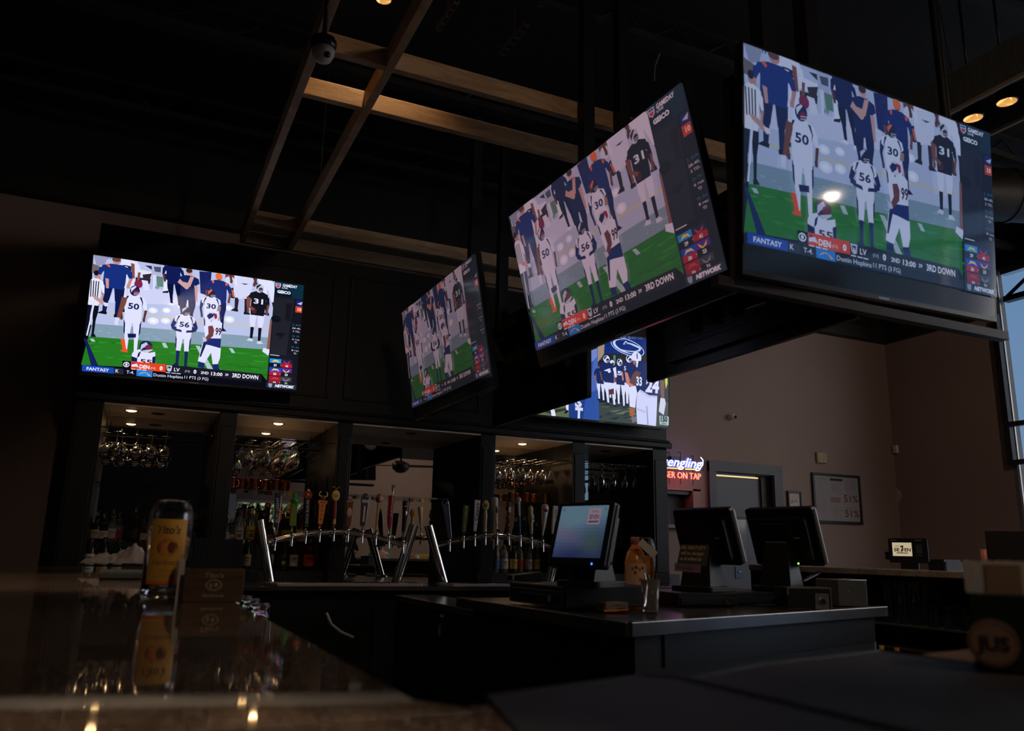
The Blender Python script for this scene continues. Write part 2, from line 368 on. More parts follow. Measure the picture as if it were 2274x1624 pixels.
def fig(P, x, y, x2, y2, w, jersey, pants, sock, shoe, helmet=None, stripe=None, num='', numc=NAVY, skin=DSK, arms=None, mask=(40, 24, 40), armpose=0, legs=1., trim=None, lean=0., hat=None):
    """standing figure from the top of the head (x,y) to the feet (x2,y2), traced coordinates; w width factor"""
    ax, ay = P.q(x, y); bx, by = P.q(x2, y2); H = by-ay
    def T(u, v): return (ax+(bx-ax)*v+u*H*w, ay+v*H)
    def pg(pts, c): P.raw([T(*p) for p in pts], c)
    ar = arms or jersey
    for sgn in (-1, 1):
        L = legs if sgn > 0 else legs*.97
        pg([(sgn*.005, .5), (sgn*.115, .5), (sgn*.115, .62), (sgn*.09, .74), (sgn*.03, .74), (sgn*.015, .6)], pants)
        pg([(sgn*.035, .73), (sgn*.09, .73), (sgn*.085, .96*L), (sgn*.045, .96*L)], sock)
        pg([(sgn*.035, .955*L), (sgn*.09, .945*L), (sgn*.135, .99*L), (sgn*.04, 1.0*L)], shoe)
        if trim: pg([(sgn*.098, .5), (sgn*.118, .5), (sgn*.112, .66), (sgn*.092, .71)], trim)
    if armpose == 0:
        for g in (-1, 1):
            pg([(g*.12, .17), (g*.17, .22), (g*.185, .34), (g*.15, .345), (g*.115, .25)], ar); pg([(g*.15, .33), (g*.187, .33), (g*.165, .46), (g*.135, .46)], skin if arms is None else arms); pg([(g*.13, .45), (g*.168, .45), (g*.165, .50), (g*.135, .50)], skin)
    elif armpose == 1:                                                        # both hands on the belly
        for g in (-1, 1):
            pg([(g*.12, .18), (g*.17, .22), (g*.205, .33), (g*.17, .38), (g*.12, .28)], ar)
            pg([(g*.20, .31), (g*.185, .385), (g*.05, .42), (g*.05, .38)], ar)
    pg([(-.05, .125), (.05, .125), (.14, .165), (.155, .24), (.115, .27), (.115, .43), (.105, .53), (-.105, .53), (-.115, .43), (-.115, .27), (-.155, .24), (-.14, .165)], jersey)
    if trim:
        for g in (-1, 1): pg([(g*.07, .15), (g*.10, .155), (g*.125, .235), (g*.105, .30), (g*.112, .235)], trim)
    if armpose == 1:
        for g in (-1, 1): pg([(g*.17, .365), (g*.15, .405), (g*.03, .425), (g*.04, .385)], arms or skin)
    if armpose == 2: pg([(-.13, .2), (-.03, .30), (.02, .13), (.045, .15), (0, .34), (-.03, .36), (-.16, .26)], skin)
    if num: P.text(num, *T(0, .29), H*.085, numc, .03, r=True, width=H*.15*w)
    if helmet:
        cx, cy = T(0, .07); P.rell(cx, cy, H*.068*w, H*.075, helmet); cx2, cy2 = T(.022, .095); P.rell(cx2, cy2, H*.036*w, H*.04, mask)
        if stripe: pg([(-.055, .04), (.0, .0), (.02, .01), (-.03, .07), (-.045, .1)], stripe)
        for k in range(2): pg([(-.01, .1+.022*k), (.066, .09+.022*k), (.066, .097+.022*k), (-.01, .108+.022*k)], (200, 200, 215))
    else:
        cx, cy = T(0, .068); P.rell(cx, cy, H*.045*w, H*.06, skin); cx, cy = T(-.006, .045); P.rell(cx, cy, H*.047*w, H*.04, hat or (60, 36, 30))
def football_picture():
    P = PIC([(180, 70), (2210, 372), (2140, 1377), (32, 1187)])
    P.raw([(0, 0), (1600, 0), (1600, 900), (0, 900)], (4, 6, 12))
    P.poly([(180, 70), (1933, 328), (1905, 870), (130, 735)], (186, 196, 222))
    P.poly([(400, 370), (1250, 440), (1250, 560), (300, 520)], (208, 212, 234))
    for x, y, r in ((750, 600, 34), (880, 600, 30), (750, 700, 40), (870, 700, 34), (1110, 720, 30), (1480, 580, 34), (1490, 690, 40), (560, 690, 34)): P.ell(x, y, r, r*.7, (228, 232, 250)); P.ell(x, y, r*.5, r*.35, (246, 248, 255))
    P.poly([(265, 600), (700, 640), (1230, 700), (1870, 760), (1870, 776), (1230, 714), (700, 652), (262, 614)], (206, 198, 168))
    P.poly([(155, 722), (1900, 868), (1880, 990), (118, 850)], (132, 158, 170))
    rg = random.Random(5)
    for i in range(70):
        x = rg.uniform(150, 1850); y = 735+(x-155)*.083+rg.uniform(5, 105); P.poly([(x, y), (x+rg.uniform(15, 60), y+3), (x+30, y+7)], rg.choice([(160, 182, 192), (112, 140, 152), (180, 196, 208)]))
    P.poly([(118, 846), (1884, 985), (1858, 1297), (38, 1120)], (38, 122, 28))
    for i in range(70):
        x = rg.uniform(60, 1840); y = 870+(x-118)*.08+rg.uniform(5, 230); P.poly([(x, y), (x+rg.uniform(60, 200), y+12), (x+50, y+22)], rg.choice([(44, 134, 34), (32, 108, 24), (50, 142, 40)]))
    P.poly([(62, 860), (98, 868), (212, 1135), (140, 1130)], (20, 32, 84))
    for a in (((830, 912), (868, 912), (892, 962), (852, 958)), ((1160, 940), (1200, 945), (1330, 1170), (1275, 1165)), ((1485, 965), (1520, 970), (1548, 1015), (1512, 1012)), ((130, 868), (168, 870), (185, 898), (150, 896))): P.poly(a, (178, 196, 200))
    # sideline: bench, cooler, legs of the row behind
    P.poly([(180, 72), (320, 92), (290, 160), (210, 180)], (150, 154, 178)); P.poly([(166, 150), (260, 190), (255, 260), (160, 240)], (112, 100, 96))
    P.poly([(575, 200), (740, 235), (730, 300), (580, 270)], (226, 228, 242)); P.poly([(675, 172), (760, 180), (740, 215)], (40, 42, 60)); P.poly([(575, 285), (730, 300), (720, 350), (580, 330)], (36, 34, 48))
    P.poly([(740, 160), (835, 170), (830, 380), (745, 400)], (178, 184, 208)); P.poly([(760, 185), (830, 190), (826, 240), (770, 232)], (74, 82, 106)); P.poly([(750, 262), (782, 264), (775, 405), (748, 402)], (216, 220, 238)); P.poly([(785, 275), (850, 285), (850, 380), (790, 370)], (98, 134, 116))
    P.text('FF', 792, 385, 24, (60, 130, 100))
    P.poly([(850, 200), (930, 190), (920, 300), (860, 310)], (226, 228, 242)); P.poly([(850, 250), (895, 255), (890, 310), (852, 305)], (26, 32, 80)); P.poly([(862, 310), (905, 312), (905, 425), (845, 430)], (232, 234, 246)); P.poly([(845, 420), (905, 412), (895, 436), (842, 434)], (30, 30, 40))
    P.poly([(640, 310), (700, 320), (720, 405), (660, 410)], (222, 224, 240)); P.poly([(650, 260), (740, 250), (720, 310), (660, 310)], (50, 40, 46))
    fig(P, 940, 110, 970, 575, 1.15, NAVY, (10, 16, 50), (10, 16, 50), (230, 230, 240))
    P.poly([(1200, 230), (1320, 225), (1300, 470), (1210, 440)], (26, 34, 92)); P.poly([(1450, 255), (1560, 275), (1545, 330), (1455, 320)], (120, 64, 58)); P.ell(1495, 320, 38, 34, (214, 216, 232)); P.ell(1525, 440, 34, 44, (22, 28, 66)); P.poly([(1510, 410), (1522, 408), (1540, 475), (1524, 478)], OR)
    P.text('17', 335, 100, 22, NAVY)
    fig(P, 1640, 90, 1600, 640, 1.25, WH, (214, 218, 236), (34, 30, 44), (24, 24, 34)); P.poly([(1560, 290), (1720, 300), (1700, 480), (1650, 430), (1620, 490), (1575, 500)], (214, 218, 236)); P.poly([(1600, 345), (1680, 355), (1640, 362)], (40, 42, 60))
    fig(P, 1810, 110, 1905, 680, 1.1, WH, WH, (26, 28, 40), (24, 24, 34))
    fig(P, 505, 20, 500, 640, 1.0, WH, WH, (30, 28, 40), (30, 28, 40), num='3', skin=(134, 78, 62))
    P.poly([(540, 150), (575, 160), (575, 300), (545, 290)], (134, 78, 62)); P.ell(610, 350, 30, 32, (132, 34, 70))
    # staff in navy
    fig(P, 410, 92, 330, 660, 1.42, (22, 48, 120), (14, 26, 74), (14, 26, 74), (14, 16, 30), skin=(196, 142, 132), hat=(96, 66, 60)); P.poly([(300, 165), (318, 152), (342, 178), (330, 192)], OR)
    P.poly([(290, 290), (325, 300), (322, 388), (298, 388)], (200, 150, 142))
    fig(P, 1108, 200, 1065, 780, 1.05, (18, 34, 88), (16, 26, 74), (16, 26, 74), (14, 16, 30), skin=(206, 160, 150), armpose=2)
    P.poly([(1040, 330), (1105, 345), (1140, 262), (1150, 285), (1110, 380), (1040, 372)], (206, 160, 150)); P.poly([(1150, 365), (1185, 375), (1180, 520), (1160, 520)], (200, 156, 148))
    fig(P, 1392, 250, 1370, 800, 1.15, (20, 40, 108), (16, 30, 84), (16, 30, 84), (14, 16, 30), skin=(110, 70, 60), hat=(236, 108, 44)); P.ell(1388, 288, 26, 20, (240, 110, 44)); P.poly([(1322, 325), (1345, 310), (1340, 345), (1325, 345)], OR); P.poly([(1450, 345), (1475, 350), (1470, 372), (1452, 368)], OR)
    # referee
    fig(P, 212, 215, 120, 850, .72, (232, 232, 240), (14, 16, 26), (14, 16, 26), (20, 22, 34), skin=(190, 140, 130), hat=(20, 20, 30))
    for i in range(4): P.poly([(150+i*24, 310+i*4), (160+i*24, 312+i*4), (150+i*22, 470), (140+i*22, 468)], (16, 18, 30))
    P.poly([(180, 500), (192, 502), (110, 840), (96, 838)], WH); P.poly([(165, 460), (215, 470), (310, 545), (290, 565), (180, 490)], (196, 150, 140)); P.poly([(262, 520), (312, 530), (316, 556), (285, 562)], (226, 220, 226))
    # players
    fig(P, 578, 368, 520, 1040, .95, WH, WH, WH, (238, 84, 34), helmet=(24, 30, 74), stripe=(220, 222, 240), num='50', trim=NAVY, mask=(120, 34, 60), legs=.98)
    P.poly([(448, 470), (500, 480), (492, 520), (440, 640), (425, 680), (395, 665), (430, 540)], (122, 70, 56)); P.poly([(380, 668), (420, 668), (405, 745), (372, 730)], (216, 220, 236))
    P.poly([(498, 822), (582, 824), (578, 862), (502, 862)], NAVY); P.poly([(430, 872), (470, 875), (482, 970), (448, 975)], (236, 82, 34)); P.poly([(465, 868), (492, 862), (480, 910)], (220, 222, 240))
    fig(P, 1068, 572, 1015, 1150, 1.02, WH, WH, (20, 34, 84), (20, 34, 84), helmet=(22, 28, 66), stripe=(190, 194, 220), num='56', trim=NAVY, arms=(20, 32, 86), armpose=1, legs=1.02)
    fig(P, 1315, 405, 1310, 960, 1.02, WH, WH, WH, (20, 30, 70), helmet=(24, 30, 74), stripe=(232, 110, 60), num='30', trim=NAVY, arms=(22, 34, 86))
    P.poly([(1380, 560), (1408, 570), (1402, 614), (1366, 612)], (160, 126, 116))
    P.poly([(1275, 720), (1390, 700), (1418, 730), (1405, 880), (1255, 870), (1240, 760)], WH); P.poly([(1180, 1090), (1225, 925), (1405, 960), (1398, 1060), (1370, 1130), (1325, 1120), (1310, 1010), (1245, 1110)], WH)
    P.poly([(1252, 870), (1408, 875), (1400, 968), (1235, 920)], (22, 40, 104)); P.poly([(1232, 925), (1262, 930), (1212, 1048), (1196, 1050)], NAVY); P.poly([(1185, 1098), (1245, 1108), (1240, 1160), (1178, 1148)], (22, 38, 96)); P.poly([(1320, 1122), (1378, 1120), (1392, 1176), (1330, 1170)], (22, 38, 96))
    P.poly([(1282, 755), (1325, 750), (1340, 790), (1330, 850), (1262, 905), (1245, 880), (1285, 830)], (112, 60, 56)); P.poly([(1225, 860), (1262, 870), (1268, 900), (1235, 905)], (200, 200, 216))
    P.ell(1318, 660, 40, 36, (210, 212, 230)); P.poly([(1270, 655), (1300, 630), (1340, 640), (1330, 668), (1290, 690)], (24, 34, 84)); P.poly([(1330, 630), (1368, 640), (1370, 680), (1350, 690)], (150, 30, 64)); P.text('99', 1382, 805, 60, (60, 28, 60), .03, width=48)
    fig(P, 1785, 358, 1735, 925, 1.0, (18, 18, 26), (222, 224, 242), (18, 18, 26), (210, 214, 226), helmet=(196, 200, 216), stripe=(30, 30, 40), num='31', numc=(222, 226, 240), skin=(126, 72, 60), mask=(60, 44, 50)); P.ell(1728, 612, 20, 24, (74, 34, 34)); P.poly([(1655, 470), (1700, 490), (1690, 560), (1735, 590), (1720, 612), (1655, 560)], (128, 72, 60))
    P.poly([(1885, 690), (1920, 700), (1885, 990), (1850, 975)], (140, 90, 80)); P.poly([(1820, 965), (1885, 985), (1868, 1042), (1808, 1000)], (222, 226, 240))
    P.poly([(560, 985), (640, 970), (700, 1010), (765, 1000), (768, 1110), (535, 1095), (538, 1020)], WH); P.poly([(535, 1040), (590, 1060), (588, 1100), (532, 1090)], NAVY); P.poly([(738, 1050), (768, 1040), (766, 1112), (734, 1108)], NAVY)
    P.poly([(600, 1010), (628, 990), (610, 1040), (585, 1060)], NAVY); P.text('55', 676, 1092, 34, (84, 20, 50), .03, width=84)
    P.ell(676, 948, 47, 46, (24, 32, 80)); P.poly([(630, 930), (680, 905), (700, 935), (650, 960), (620, 985)], (196, 200, 220)); P.ell(702, 960, 26, 24, (110, 40, 62)); P.poly([(640, 985), (740, 975), (738, 985), (690, 1008), (645, 996)], (200, 204, 220))
    # lower graphic
    P.poly([(30, 1182), (1858, 1345), (1862, 1295), (770, 1190), (445, 1165), (445, 1083), (865, 1122), (1802, 1218), (1800, 1300), (740, 1190), (32, 1118)], (4, 6, 14))
    P.poly([(445, 1082), (530, 1090), (528, 1165), (445, 1158)], (8, 10, 20)); P.poly([(52, 1120), (362, 1150), (358, 1208), (50, 1180)], (22, 72, 168)); P.text('FANTASY', 205, 1165, 24, (235, 240, 250), .02, width=150)
    P.poly([(362, 1150), (450, 1160), (472, 1185), (448, 1217), (360, 1208)], (34, 38, 50)); P.text('K', 392, 1180, 24, (225, 228, 240))
    P.poly([(450, 1160), (580, 1170), (580, 1228), (470, 1218)], (8, 10, 18)); P.text('T-4.', 520, 1194, 24, (225, 228, 240), .01, width=52)
    P.ell(483, 1120, 22, 20, (236, 238, 246)); P.ell(483, 1120, 17, 13, (10, 12, 22)); P.ell(483, 1120, 8, 10, (236, 238, 246))
    P.poly([(530, 1088), (868, 1122), (864, 1196), (526, 1164)], (226, 68, 28)); P.poly([(535, 1120), (585, 1112), (605, 1150), (575, 1140), (532, 1142)], WH); P.poly([(548, 1100), (580, 1112), (540, 1112)], (30, 40, 96)); P.text('DEN', 660, 1143, 30, (250, 250, 255), .03, width=70); P.text('(7-7)', 742, 1156, 14, (250, 210, 190), width=34); P.text('0', 822, 1157, 30, (250, 250, 255), .04)
    P.poly([(866, 1124), (1802, 1218), (1800, 1300), (864, 1198)], (24, 24, 30)); P.poly([(872, 1128), (930, 1134), (920, 1185), (895, 1192), (876, 1175)], (200, 204, 214)); P.poly([(882, 1140), (918, 1144), (912, 1172), (895, 1180), (884, 1168)], (14, 14, 20)); P.poly([(888, 1146), (905, 1165), (915, 1146), (906, 1180), (890, 1176)], (210, 214, 224))
    P.text('LV', 975, 1172, 28, (235, 238, 248), .02); P.text('(7-7)', 1078, 1188, 15, (190, 194, 206), width=36); P.text('0', 1152, 1192, 30, (245, 246, 252), .04); P.text('2ND', 1247, 1204, 22, (240, 242, 250), .02, width=58); P.text('13:00', 1365, 1216, 28, (245, 246, 252), .02, width=86); P.text('39', 1462, 1224, 19, (235, 238, 246)); P.text('3RD DOWN', 1643, 1240, 34, (250, 250, 255), .02, width=204)
    for x0 in (530, 585, 636, 868, 922, 970): P.poly([(x0, 1160+(x0-530)*.105), (x0+42, 1164+(x0-530)*.105), (x0+42, 1170+(x0-530)*.105), (x0, 1166+(x0-530)*.105)], (240, 240, 248))
    P.poly([(583, 1172), (738, 1186), (734, 1245), (580, 1230)], (34, 130, 214))
    pts = [(600+i*13, 1215-26*math.sin(math.pi*i/9)+i*1.6) for i in range(10)]; P.poly(pts+[(700, 1232), (680, 1206), (655, 1200), (625, 1208)], (240, 190, 50))
    P.text('Dustin Hopkins', 892, 1232, 24, (232, 236, 246), .0, width=212); P.text('11 PTS (3 FG)', 1166, 1254, 24, (232, 236, 246), .0, width=178)
    # side panel
    P.poly([(1933, 328), (2212, 372), (2140, 1380), (1848, 1345)], (16, 18, 24)); P.poly([(1933, 328), (2212, 372), (2204, 510), (1928, 470)], (10, 44, 58)); P.poly([(1930, 400), (2100, 430), (2090, 490), (1928, 466)], (8, 22, 32))
    P.poly([(1935, 345), (1988, 352), (1985, 385), (1960, 400), (1938, 382)], (210, 214, 230)); P.poly([(1941, 350), (1982, 356), (1981, 366), (1940, 360)], (34, 52, 130)); P.poly([(1942, 366), (1980, 371), (1978, 382), (1960, 394), (1943, 380)], (200, 40, 54))
    P.text('GAMEDAY', 2076, 378, 24, (240, 242, 250), .03, .12, width=124); P.text('LIVE', 2026, 396, 12, (230, 234, 245), .02, .12, width=48); P.text('GEICO', 2018, 436, 24, (244, 246, 252), .045, width=112)
    P.poly([(1920, 480), (2120, 505), (2040, 1040), (1885, 1030)], (30, 32, 38)); P.ell(1940, 690, 40, 30, (14, 16, 20)); P.poly([(1950, 820), (2040, 830), (2000, 860), (1945, 850)], (16, 17, 21)); P.poly([(2040, 540), (2100, 545), (2080, 720), (2030, 700)], (20, 20, 24)); P.text('2', 1985, 850, 40, (14, 16, 20))
    P.poly([(1885, 1030), (1975, 1040), (1975, 1046), (1885, 1036)], (210, 214, 224))
    P.poly([(2138, 515), (2205, 522), (2200, 575), (2136, 568)], (20, 34, 110)); P.poly([(2145, 545), (2200, 530), (2185, 560)], (190, 196, 214)); P.poly([(2130, 570), (2200, 578), (2196, 635), (2128, 628)], (206, 66, 30)); P.text('10', 2168, 602, 26, (245, 230, 210), .03)
    for t, y, c, h in (('J. Joh', 748, (40, 120, 150), 20), ('28-40,', 782, (214, 218, 226), 19), ('2 TD,', 812, (214, 218, 226), 19), ('D. Fr', 858, (40, 120, 150), 20), ('6 rus', 888, (214, 218, 226), 19), ('TD', 916, (214, 218, 226), 19), ('M. An', 964, (40, 120, 150), 20), ('8 rec', 994, (214, 218, 226), 19), ('TD', 1022, (214, 218, 226), 19)): P.text(t, 2142-(y-748)*.055, y, h*.75, c, 0, width=12*len(t))
    for k, (a, b, lc, rc, lb, rb) in enumerate((('29', '41', (30, 150, 220), (20, 32, 74), (10, 12, 18), (176, 20, 40)), ('30', '23', (24, 70, 190), (86, 38, 140), (180, 22, 44), (16, 16, 22)), ('33', '21', (150, 26, 44), (60, 62, 70), (150, 20, 40), (22, 22, 28)))):
        y = 1068+k*84; x = 1882-k*4
        P.poly([(x, y), (x+112, y+10), (x+110, y+50), (x-2, y+40)], lc); P.poly([(x+112, y+10), (x+220, y+20), (x+217, y+60), (x+110, y+50)], rc); P.poly([(x-2, y+40), (x+110, y+50), (x+108, y+86), (x-4, y+76)], lb); P.poly([(x+110, y+50), (x+217, y+60), (x+215, y+96), (x+108, y+86)], rb)
        P.poly([(x+18, y+38), (x+40, y+14), (x+80, y+20), (x+98, y+44), (x+70, y+32), (x+40, y+30)], ((250, 206, 60), (240, 214, 90), (210, 60, 60))[k]); P.poly([(x+130, y+20), (x+165, y+50), (x+200, y+26), (x+190, y+50), (x+160, y+58), (x+140, y+45)], ((200, 40, 60), (230, 190, 90), (130, 132, 140))[k])
        P.text(a, x+52, y+66, 18, (245, 246, 250), .03); P.text('F', x+106, y+68, 10, (190, 190, 200)); P.text(b, x+164, y+76, 18, (245, 246, 250), .03)
    P.poly([(1850, 1298), (2146, 1330), (2140, 1382), (1845, 1352)], (34, 44, 56)); P.poly([(1868, 1308), (1906, 1312), (1902, 1340), (1886, 1352), (1868, 1336)], (150, 160, 180)); P.text('NETWORK', 2026, 1340, 22, (238, 242, 250), .05, .25, width=160)
    return P
def college_picture(src):
    P = PIC(src)
    P.raw([(0, 0), (1600, 0), (1600, 900), (0, 900)], (20, 26, 34))
    P.poly([(100, 1100), (2200, 1100), (2200, 1500), (100, 1320)], (56, 66, 58)); rg = random.Random(9)
    for i in range(60):
        x = rg.uniform(130, 1600); y = rg.uniform(1120, 1400); P.poly([(x, y), (x+rg.uniform(80, 260), y-rg.uniform(20, 60)), (x+120, y+10)], rg.choice([(88, 98, 72), (34, 42, 40), (104, 112, 78), (44, 52, 48)]))
    P.poly([(140, 1250), (400, 1160), (690, 1120), (690, 1330), (140, 1290)], (94, 106, 70)); P.poly([(300, 1230), (640, 1180), (690, 1200), (420, 1270)], (44, 52, 44))
    P.poly([(1115, 200), (1240, 150), (1210, 380), (1120, 500)], (168, 146, 118))
    for i in range(4): P.poly([(1125+i*26, 240), (1130+i*26, 238), (1122+i*22, 470), (1117+i*22, 472)], (120, 100, 82))
    P.poly([(1230, 60), (2300, 60), (2300, 400), (1210, 372)], (16, 40, 110)); P.poly([(1400, 90), (1830, 120), (1830, 160), (1440, 150)], (24, 34, 66))
    for i in range(14): x = 1480+i*24; P.poly([(x, 110+i*2), (x+10, 112+i*2), (x+12, 160), (x+2, 158)], rg.choice([(90, 120, 170), (50, 70, 120), (150, 170, 200)]))
    P.poly([(1240, 372), (1830, 395), (1830, 700), (1240, 620)], (26, 32, 26)); P.poly([(1350, 395), (1385, 400), (1378, 520), (1352, 520)], (90, 130, 96))
    def sx_(c, rx, ry, col_, rot=.18): P.ell(c[0], c[1], rx, ry, col_, 36, rot)
    k = math.hypot(*(np.array(P.q(1811, 275))-np.array(P.q(1311, 275))))/500
    sx_((1561, 278), 252*k, 100*k, (206, 220, 240)); sx_((1561, 278), 243*k, 92*k, (16, 40, 110)); sx_((1530, 268), 190*k, 78*k, (196, 212, 236)); sx_((1572, 272), 196*k, 72*k, (16, 40, 110))
    P.poly([(1490, 236), (1530, 180), (1560, 205), (1640, 225), (1740, 270), (1768, 300), (1740, 340), (1650, 352), (1500, 335), (1460, 305), (1540, 325), (1660, 335), (1720, 318), (1730, 295), (1650, 260), (1600, 235)], (186, 204, 232)); P.poly([(1510, 230), (1532, 200), (1560, 222), (1600, 238), (1530, 236)], (60, 84, 150)); P.poly([(1620, 250), (1700, 285), (1715, 300), (1690, 310), (1640, 280)], (16, 40, 110))
    P.poly([(1010, 330), (1115, 290), (1140, 1370), (690, 1335), (690, 1080), (950, 980)], (44, 78, 150)); P.poly([(690, 1080), (940, 985), (900, 1340), (690, 1335)], (28, 58, 126)); P.poly([(1060, 420), (1115, 400), (1130, 900), (1000, 950)], (70, 100, 170)); P.poly([(1010, 330), (1110, 290), (1112, 420), (1000, 520)], (110, 130, 190))
    P.text('S', 832, 1085, 100, (206, 210, 222), .05, width=80); P.text('T', 838, 1262, 118, (214, 218, 228), .05, width=86); P.poly([(790, 1008), (885, 1005), (880, 1022), (840, 1030)], (200, 204, 216))
    P.poly([(405, 1160), (450, 1150), (490, 1240), (440, 1260)], (180, 104, 54)); P.poly([(415, 1205), (468, 1185), (495, 1290), (480, 1312), (432, 1300)], (224, 226, 238)); P.poly([(632, 1080), (684, 1070), (682, 1215), (652, 1210)], (224, 226, 240)); P.poly([(610, 1260), (650, 1205), (684, 1220), (660, 1260)], (30, 30, 40)); P.poly([(125, 1250), (170, 1250), (180, 1285), (128, 1288)], (220, 222, 236))
    J = (18, 34, 84); G = (216, 220, 240)
    fig(P, 1140, 520, 1175, 1090, 1., J, G, G, (20, 20, 30), skin=(150, 92, 70)); fig(P, 1330, 470, 1340, 1080, 1., J, G, G, (20, 20, 30), helmet=G)
    fig(P, 1440, 452, 1470, 1180, .95, J, G, G, (40, 44, 60), helmet=G, stripe=(30, 40, 90), num='5', numc=G, skin=(160, 104, 84)); fig(P, 1240, 400, 1325, 1165, 1.05, J, G, G, (30, 34, 50), helmet=G, stripe=(30, 40, 90), num='4', numc=G, skin=(110, 66, 54))
    P.poly([(1340, 590), (1385, 570), (1400, 720), (1372, 730)], G); P.poly([(1275, 910), (1352, 890), (1358, 975), (1280, 985)], (84, 48, 44))
    fig(P, 1580, 395, 1600, 1180, 1., J, G, G, (30, 34, 50), helmet=G, stripe=(30, 40, 90), skin=(190, 124, 100))
    P.poly([(1520, 540), (1640, 530), (1760, 600), (1770, 900), (1670, 930), (1590, 830), (1510, 800)], J); P.text('5', 1520, 590, 44, G); P.poly([(1515, 640), (1560, 660), (1600, 790), (1665, 850), (1640, 880), (1540, 820)], (196, 124, 100)); P.poly([(1570, 870), (1680, 850), (1700, 950), (1670, 1180), (1590, 1160)], G); P.poly([(1585, 1175), (1672, 1185), (1640, 1330), (1590, 1290)], (160, 96, 56)); P.poly([(1612, 1330), (1680, 1300), (1698, 1380), (1630, 1398)], (110, 114, 124))
    P.ell(1690, 430, 74*k, 72*k, G); P.poly([(1690, 372), (1705, 372), (1708, 450), (1694, 450)], (30, 40, 90)); P.poly([(1700, 480), (1740, 500), (1725, 600), (1680, 560)], (220, 222, 236)); P.poly([(1640, 470), (1690, 485), (1670, 545), (1640, 520)], (160, 100, 80))
    P.poly([(1720, 480), (1900, 500), (2090, 700), (2040, 1000), (1880, 990), (1745, 905), (1790, 780), (1700, 600)], (18, 34, 84)); P.poly([(1690, 620), (1760, 660), (1660, 850), (1580, 800), (1640, 670)], (96, 66, 60)); P.text('33', 1730, 780, 90, G, .04, width=70)
    P.text('24', 1925, 850, 130, G, .05, .1, width=170); P.poly([(1745, 905), (1880, 990), (2000, 1000), (1980, 1455), (1700, 1415), (1685, 1150), (1700, 960)], (206, 210, 236)); P.poly([(1835, 1150), (1850, 1440), (1870, 1445), (1850, 1150)], (150, 156, 190)); P.poly([(1700, 1180), (1830, 1230), (1830, 1260), (1700, 1210)], (182, 188, 220)); P.poly([(1745, 905), (1880, 990), (2000, 1000), (1998, 1030), (1870, 1020), (1735, 935)], (184, 190, 220))
    P.poly([(2040, 760), (2110, 780), (2100, 1040), (2050, 1040)], (110, 76, 62)); P.poly([(2046, 1030), (2110, 1040), (2125, 1110), (2095, 1285), (2020, 1230)], (200, 204, 220)); P.poly([(2110, 720), (2150, 690), (2150, 820), (2125, 900)], (190, 214, 60))
    P.poly([(2030, 1295), (2172, 1310), (2168, 1440), (2034, 1425)], (168, 192, 190)); P.text('150', 2100, 1345, 54, (20, 40, 40), .06, width=84); P.text('ESPN', 2100, 1412, 18, (40, 60, 60), .03, .2, width=70)
    return P
# ---------------------------------------------------------------- televisions
TW, TH = 1.43, .804
def make_tv(label, pos, xd, upv, pic_mat, bez=.008, bottom=.018, depth=.055, mesh=None, P=None, group=None, chin=None):
    xd = Vector(xd).normalized(); upv = (Vector(upv)-xd*xd.dot(Vector(upv))).normalized(); yd = upv.cross(xd)      # yd points into the set
    root = bpy.data.objects.new('television', None); col.objects.link(root); root.empty_display_size = .1
    Mx = Matrix((xd, yd, upv)).transposed().to_4x4(); Mx.translation = Vector(pos); root.matrix_world = Mx
    tag(root, label, 'television', group)
    m = MB(); m.rbox((-TW/2-bez, .004, -TH/2-bottom), (TW/2+bez, .03, TH/2+bez), .006, tvplastic, axis=1)
    m.rbox((-TW*.36, .03, -TH*.42), (TW*.36, .03+depth, TH*.22), .02, tvplastic, axis=1)
    m.build('housing', root)
    m = MB()
    m.box((-TW/2-bez, -.004, TH/2), (TW/2+bez, .006, TH/2+bez), tvplastic); m.box((-TW/2-bez, -.004, -TH/2-bottom), (TW/2+bez, .006, -TH/2), tvplastic)
    m.box((-TW/2-bez, -.004, -TH/2), (-TW/2, .006, TH/2), tvplastic); m.box((TW/2, -.004, -TH/2), (TW/2+bez, .006, TH/2), tvplastic)
    m.build('bezel', root)
    if chin:                                                # band of screen under the picture
        m = MB(); m.box((-TW/2, -.0035, -TH/2), (TW/2, .004, -TH/2+chin), mat('screen_black_band', (.03, .04, .055), .12)); m.build('lower_band', root)
    m = MB(); m.box((-TW/2, .0005, -TH/2), (TW/2, .004, TH/2), mat('screen_base', (.004, .004, .005), .1)); m.build('screen', root)
    if mesh:
        o = bpy.data.objects.new('picture', mesh); col.objects.link(o); o.parent = root; o.material_slots[0].link = 'OBJECT'; o.material_slots[0].material = pic_mat
        if chin: o.scale = (1, 1, (TH-chin)/TH); o.location = (0, 0, chin/2)
    else:
        o = P.build('picture', root, TW, TH, pic_mat)
    m = MB(); m.box((-.03, -.0045, -TH/2-bottom*.7), (.03, -.004, -TH/2-bottom*.35), mat('badge_grey', (.25, .25, .26), .3, 1.)); m.build('badge', root)
    return root, o
pm1 = picture_mat('picture_bright', (1.0, 1.0, 1.12), (.0, .0, .002), 1.0)
pm2 = picture_mat('picture_faded', (.235, .155, .165), (.010, .010, .012), 1.0, .1)
pm3 = picture_mat('picture_dim', (.41, .28, .30), (.014, .014, .020), 1.0, .1)
pm4 = picture_mat('picture_hazy', (.34, .39, .50), (.008, .014, .030), 1.0, .06)
tv1, po = make_tv('large television on the back bar panel, leftmost screen, football players in white', (.289, 5.985, 2.736), (.998, .065, .026), (-.021, -.08, .997), pm1, P=football_picture())
gm = po.data
L2 = 'television hung on the rack beside the bar, the smaller-looking one angled to the left near the back bar'
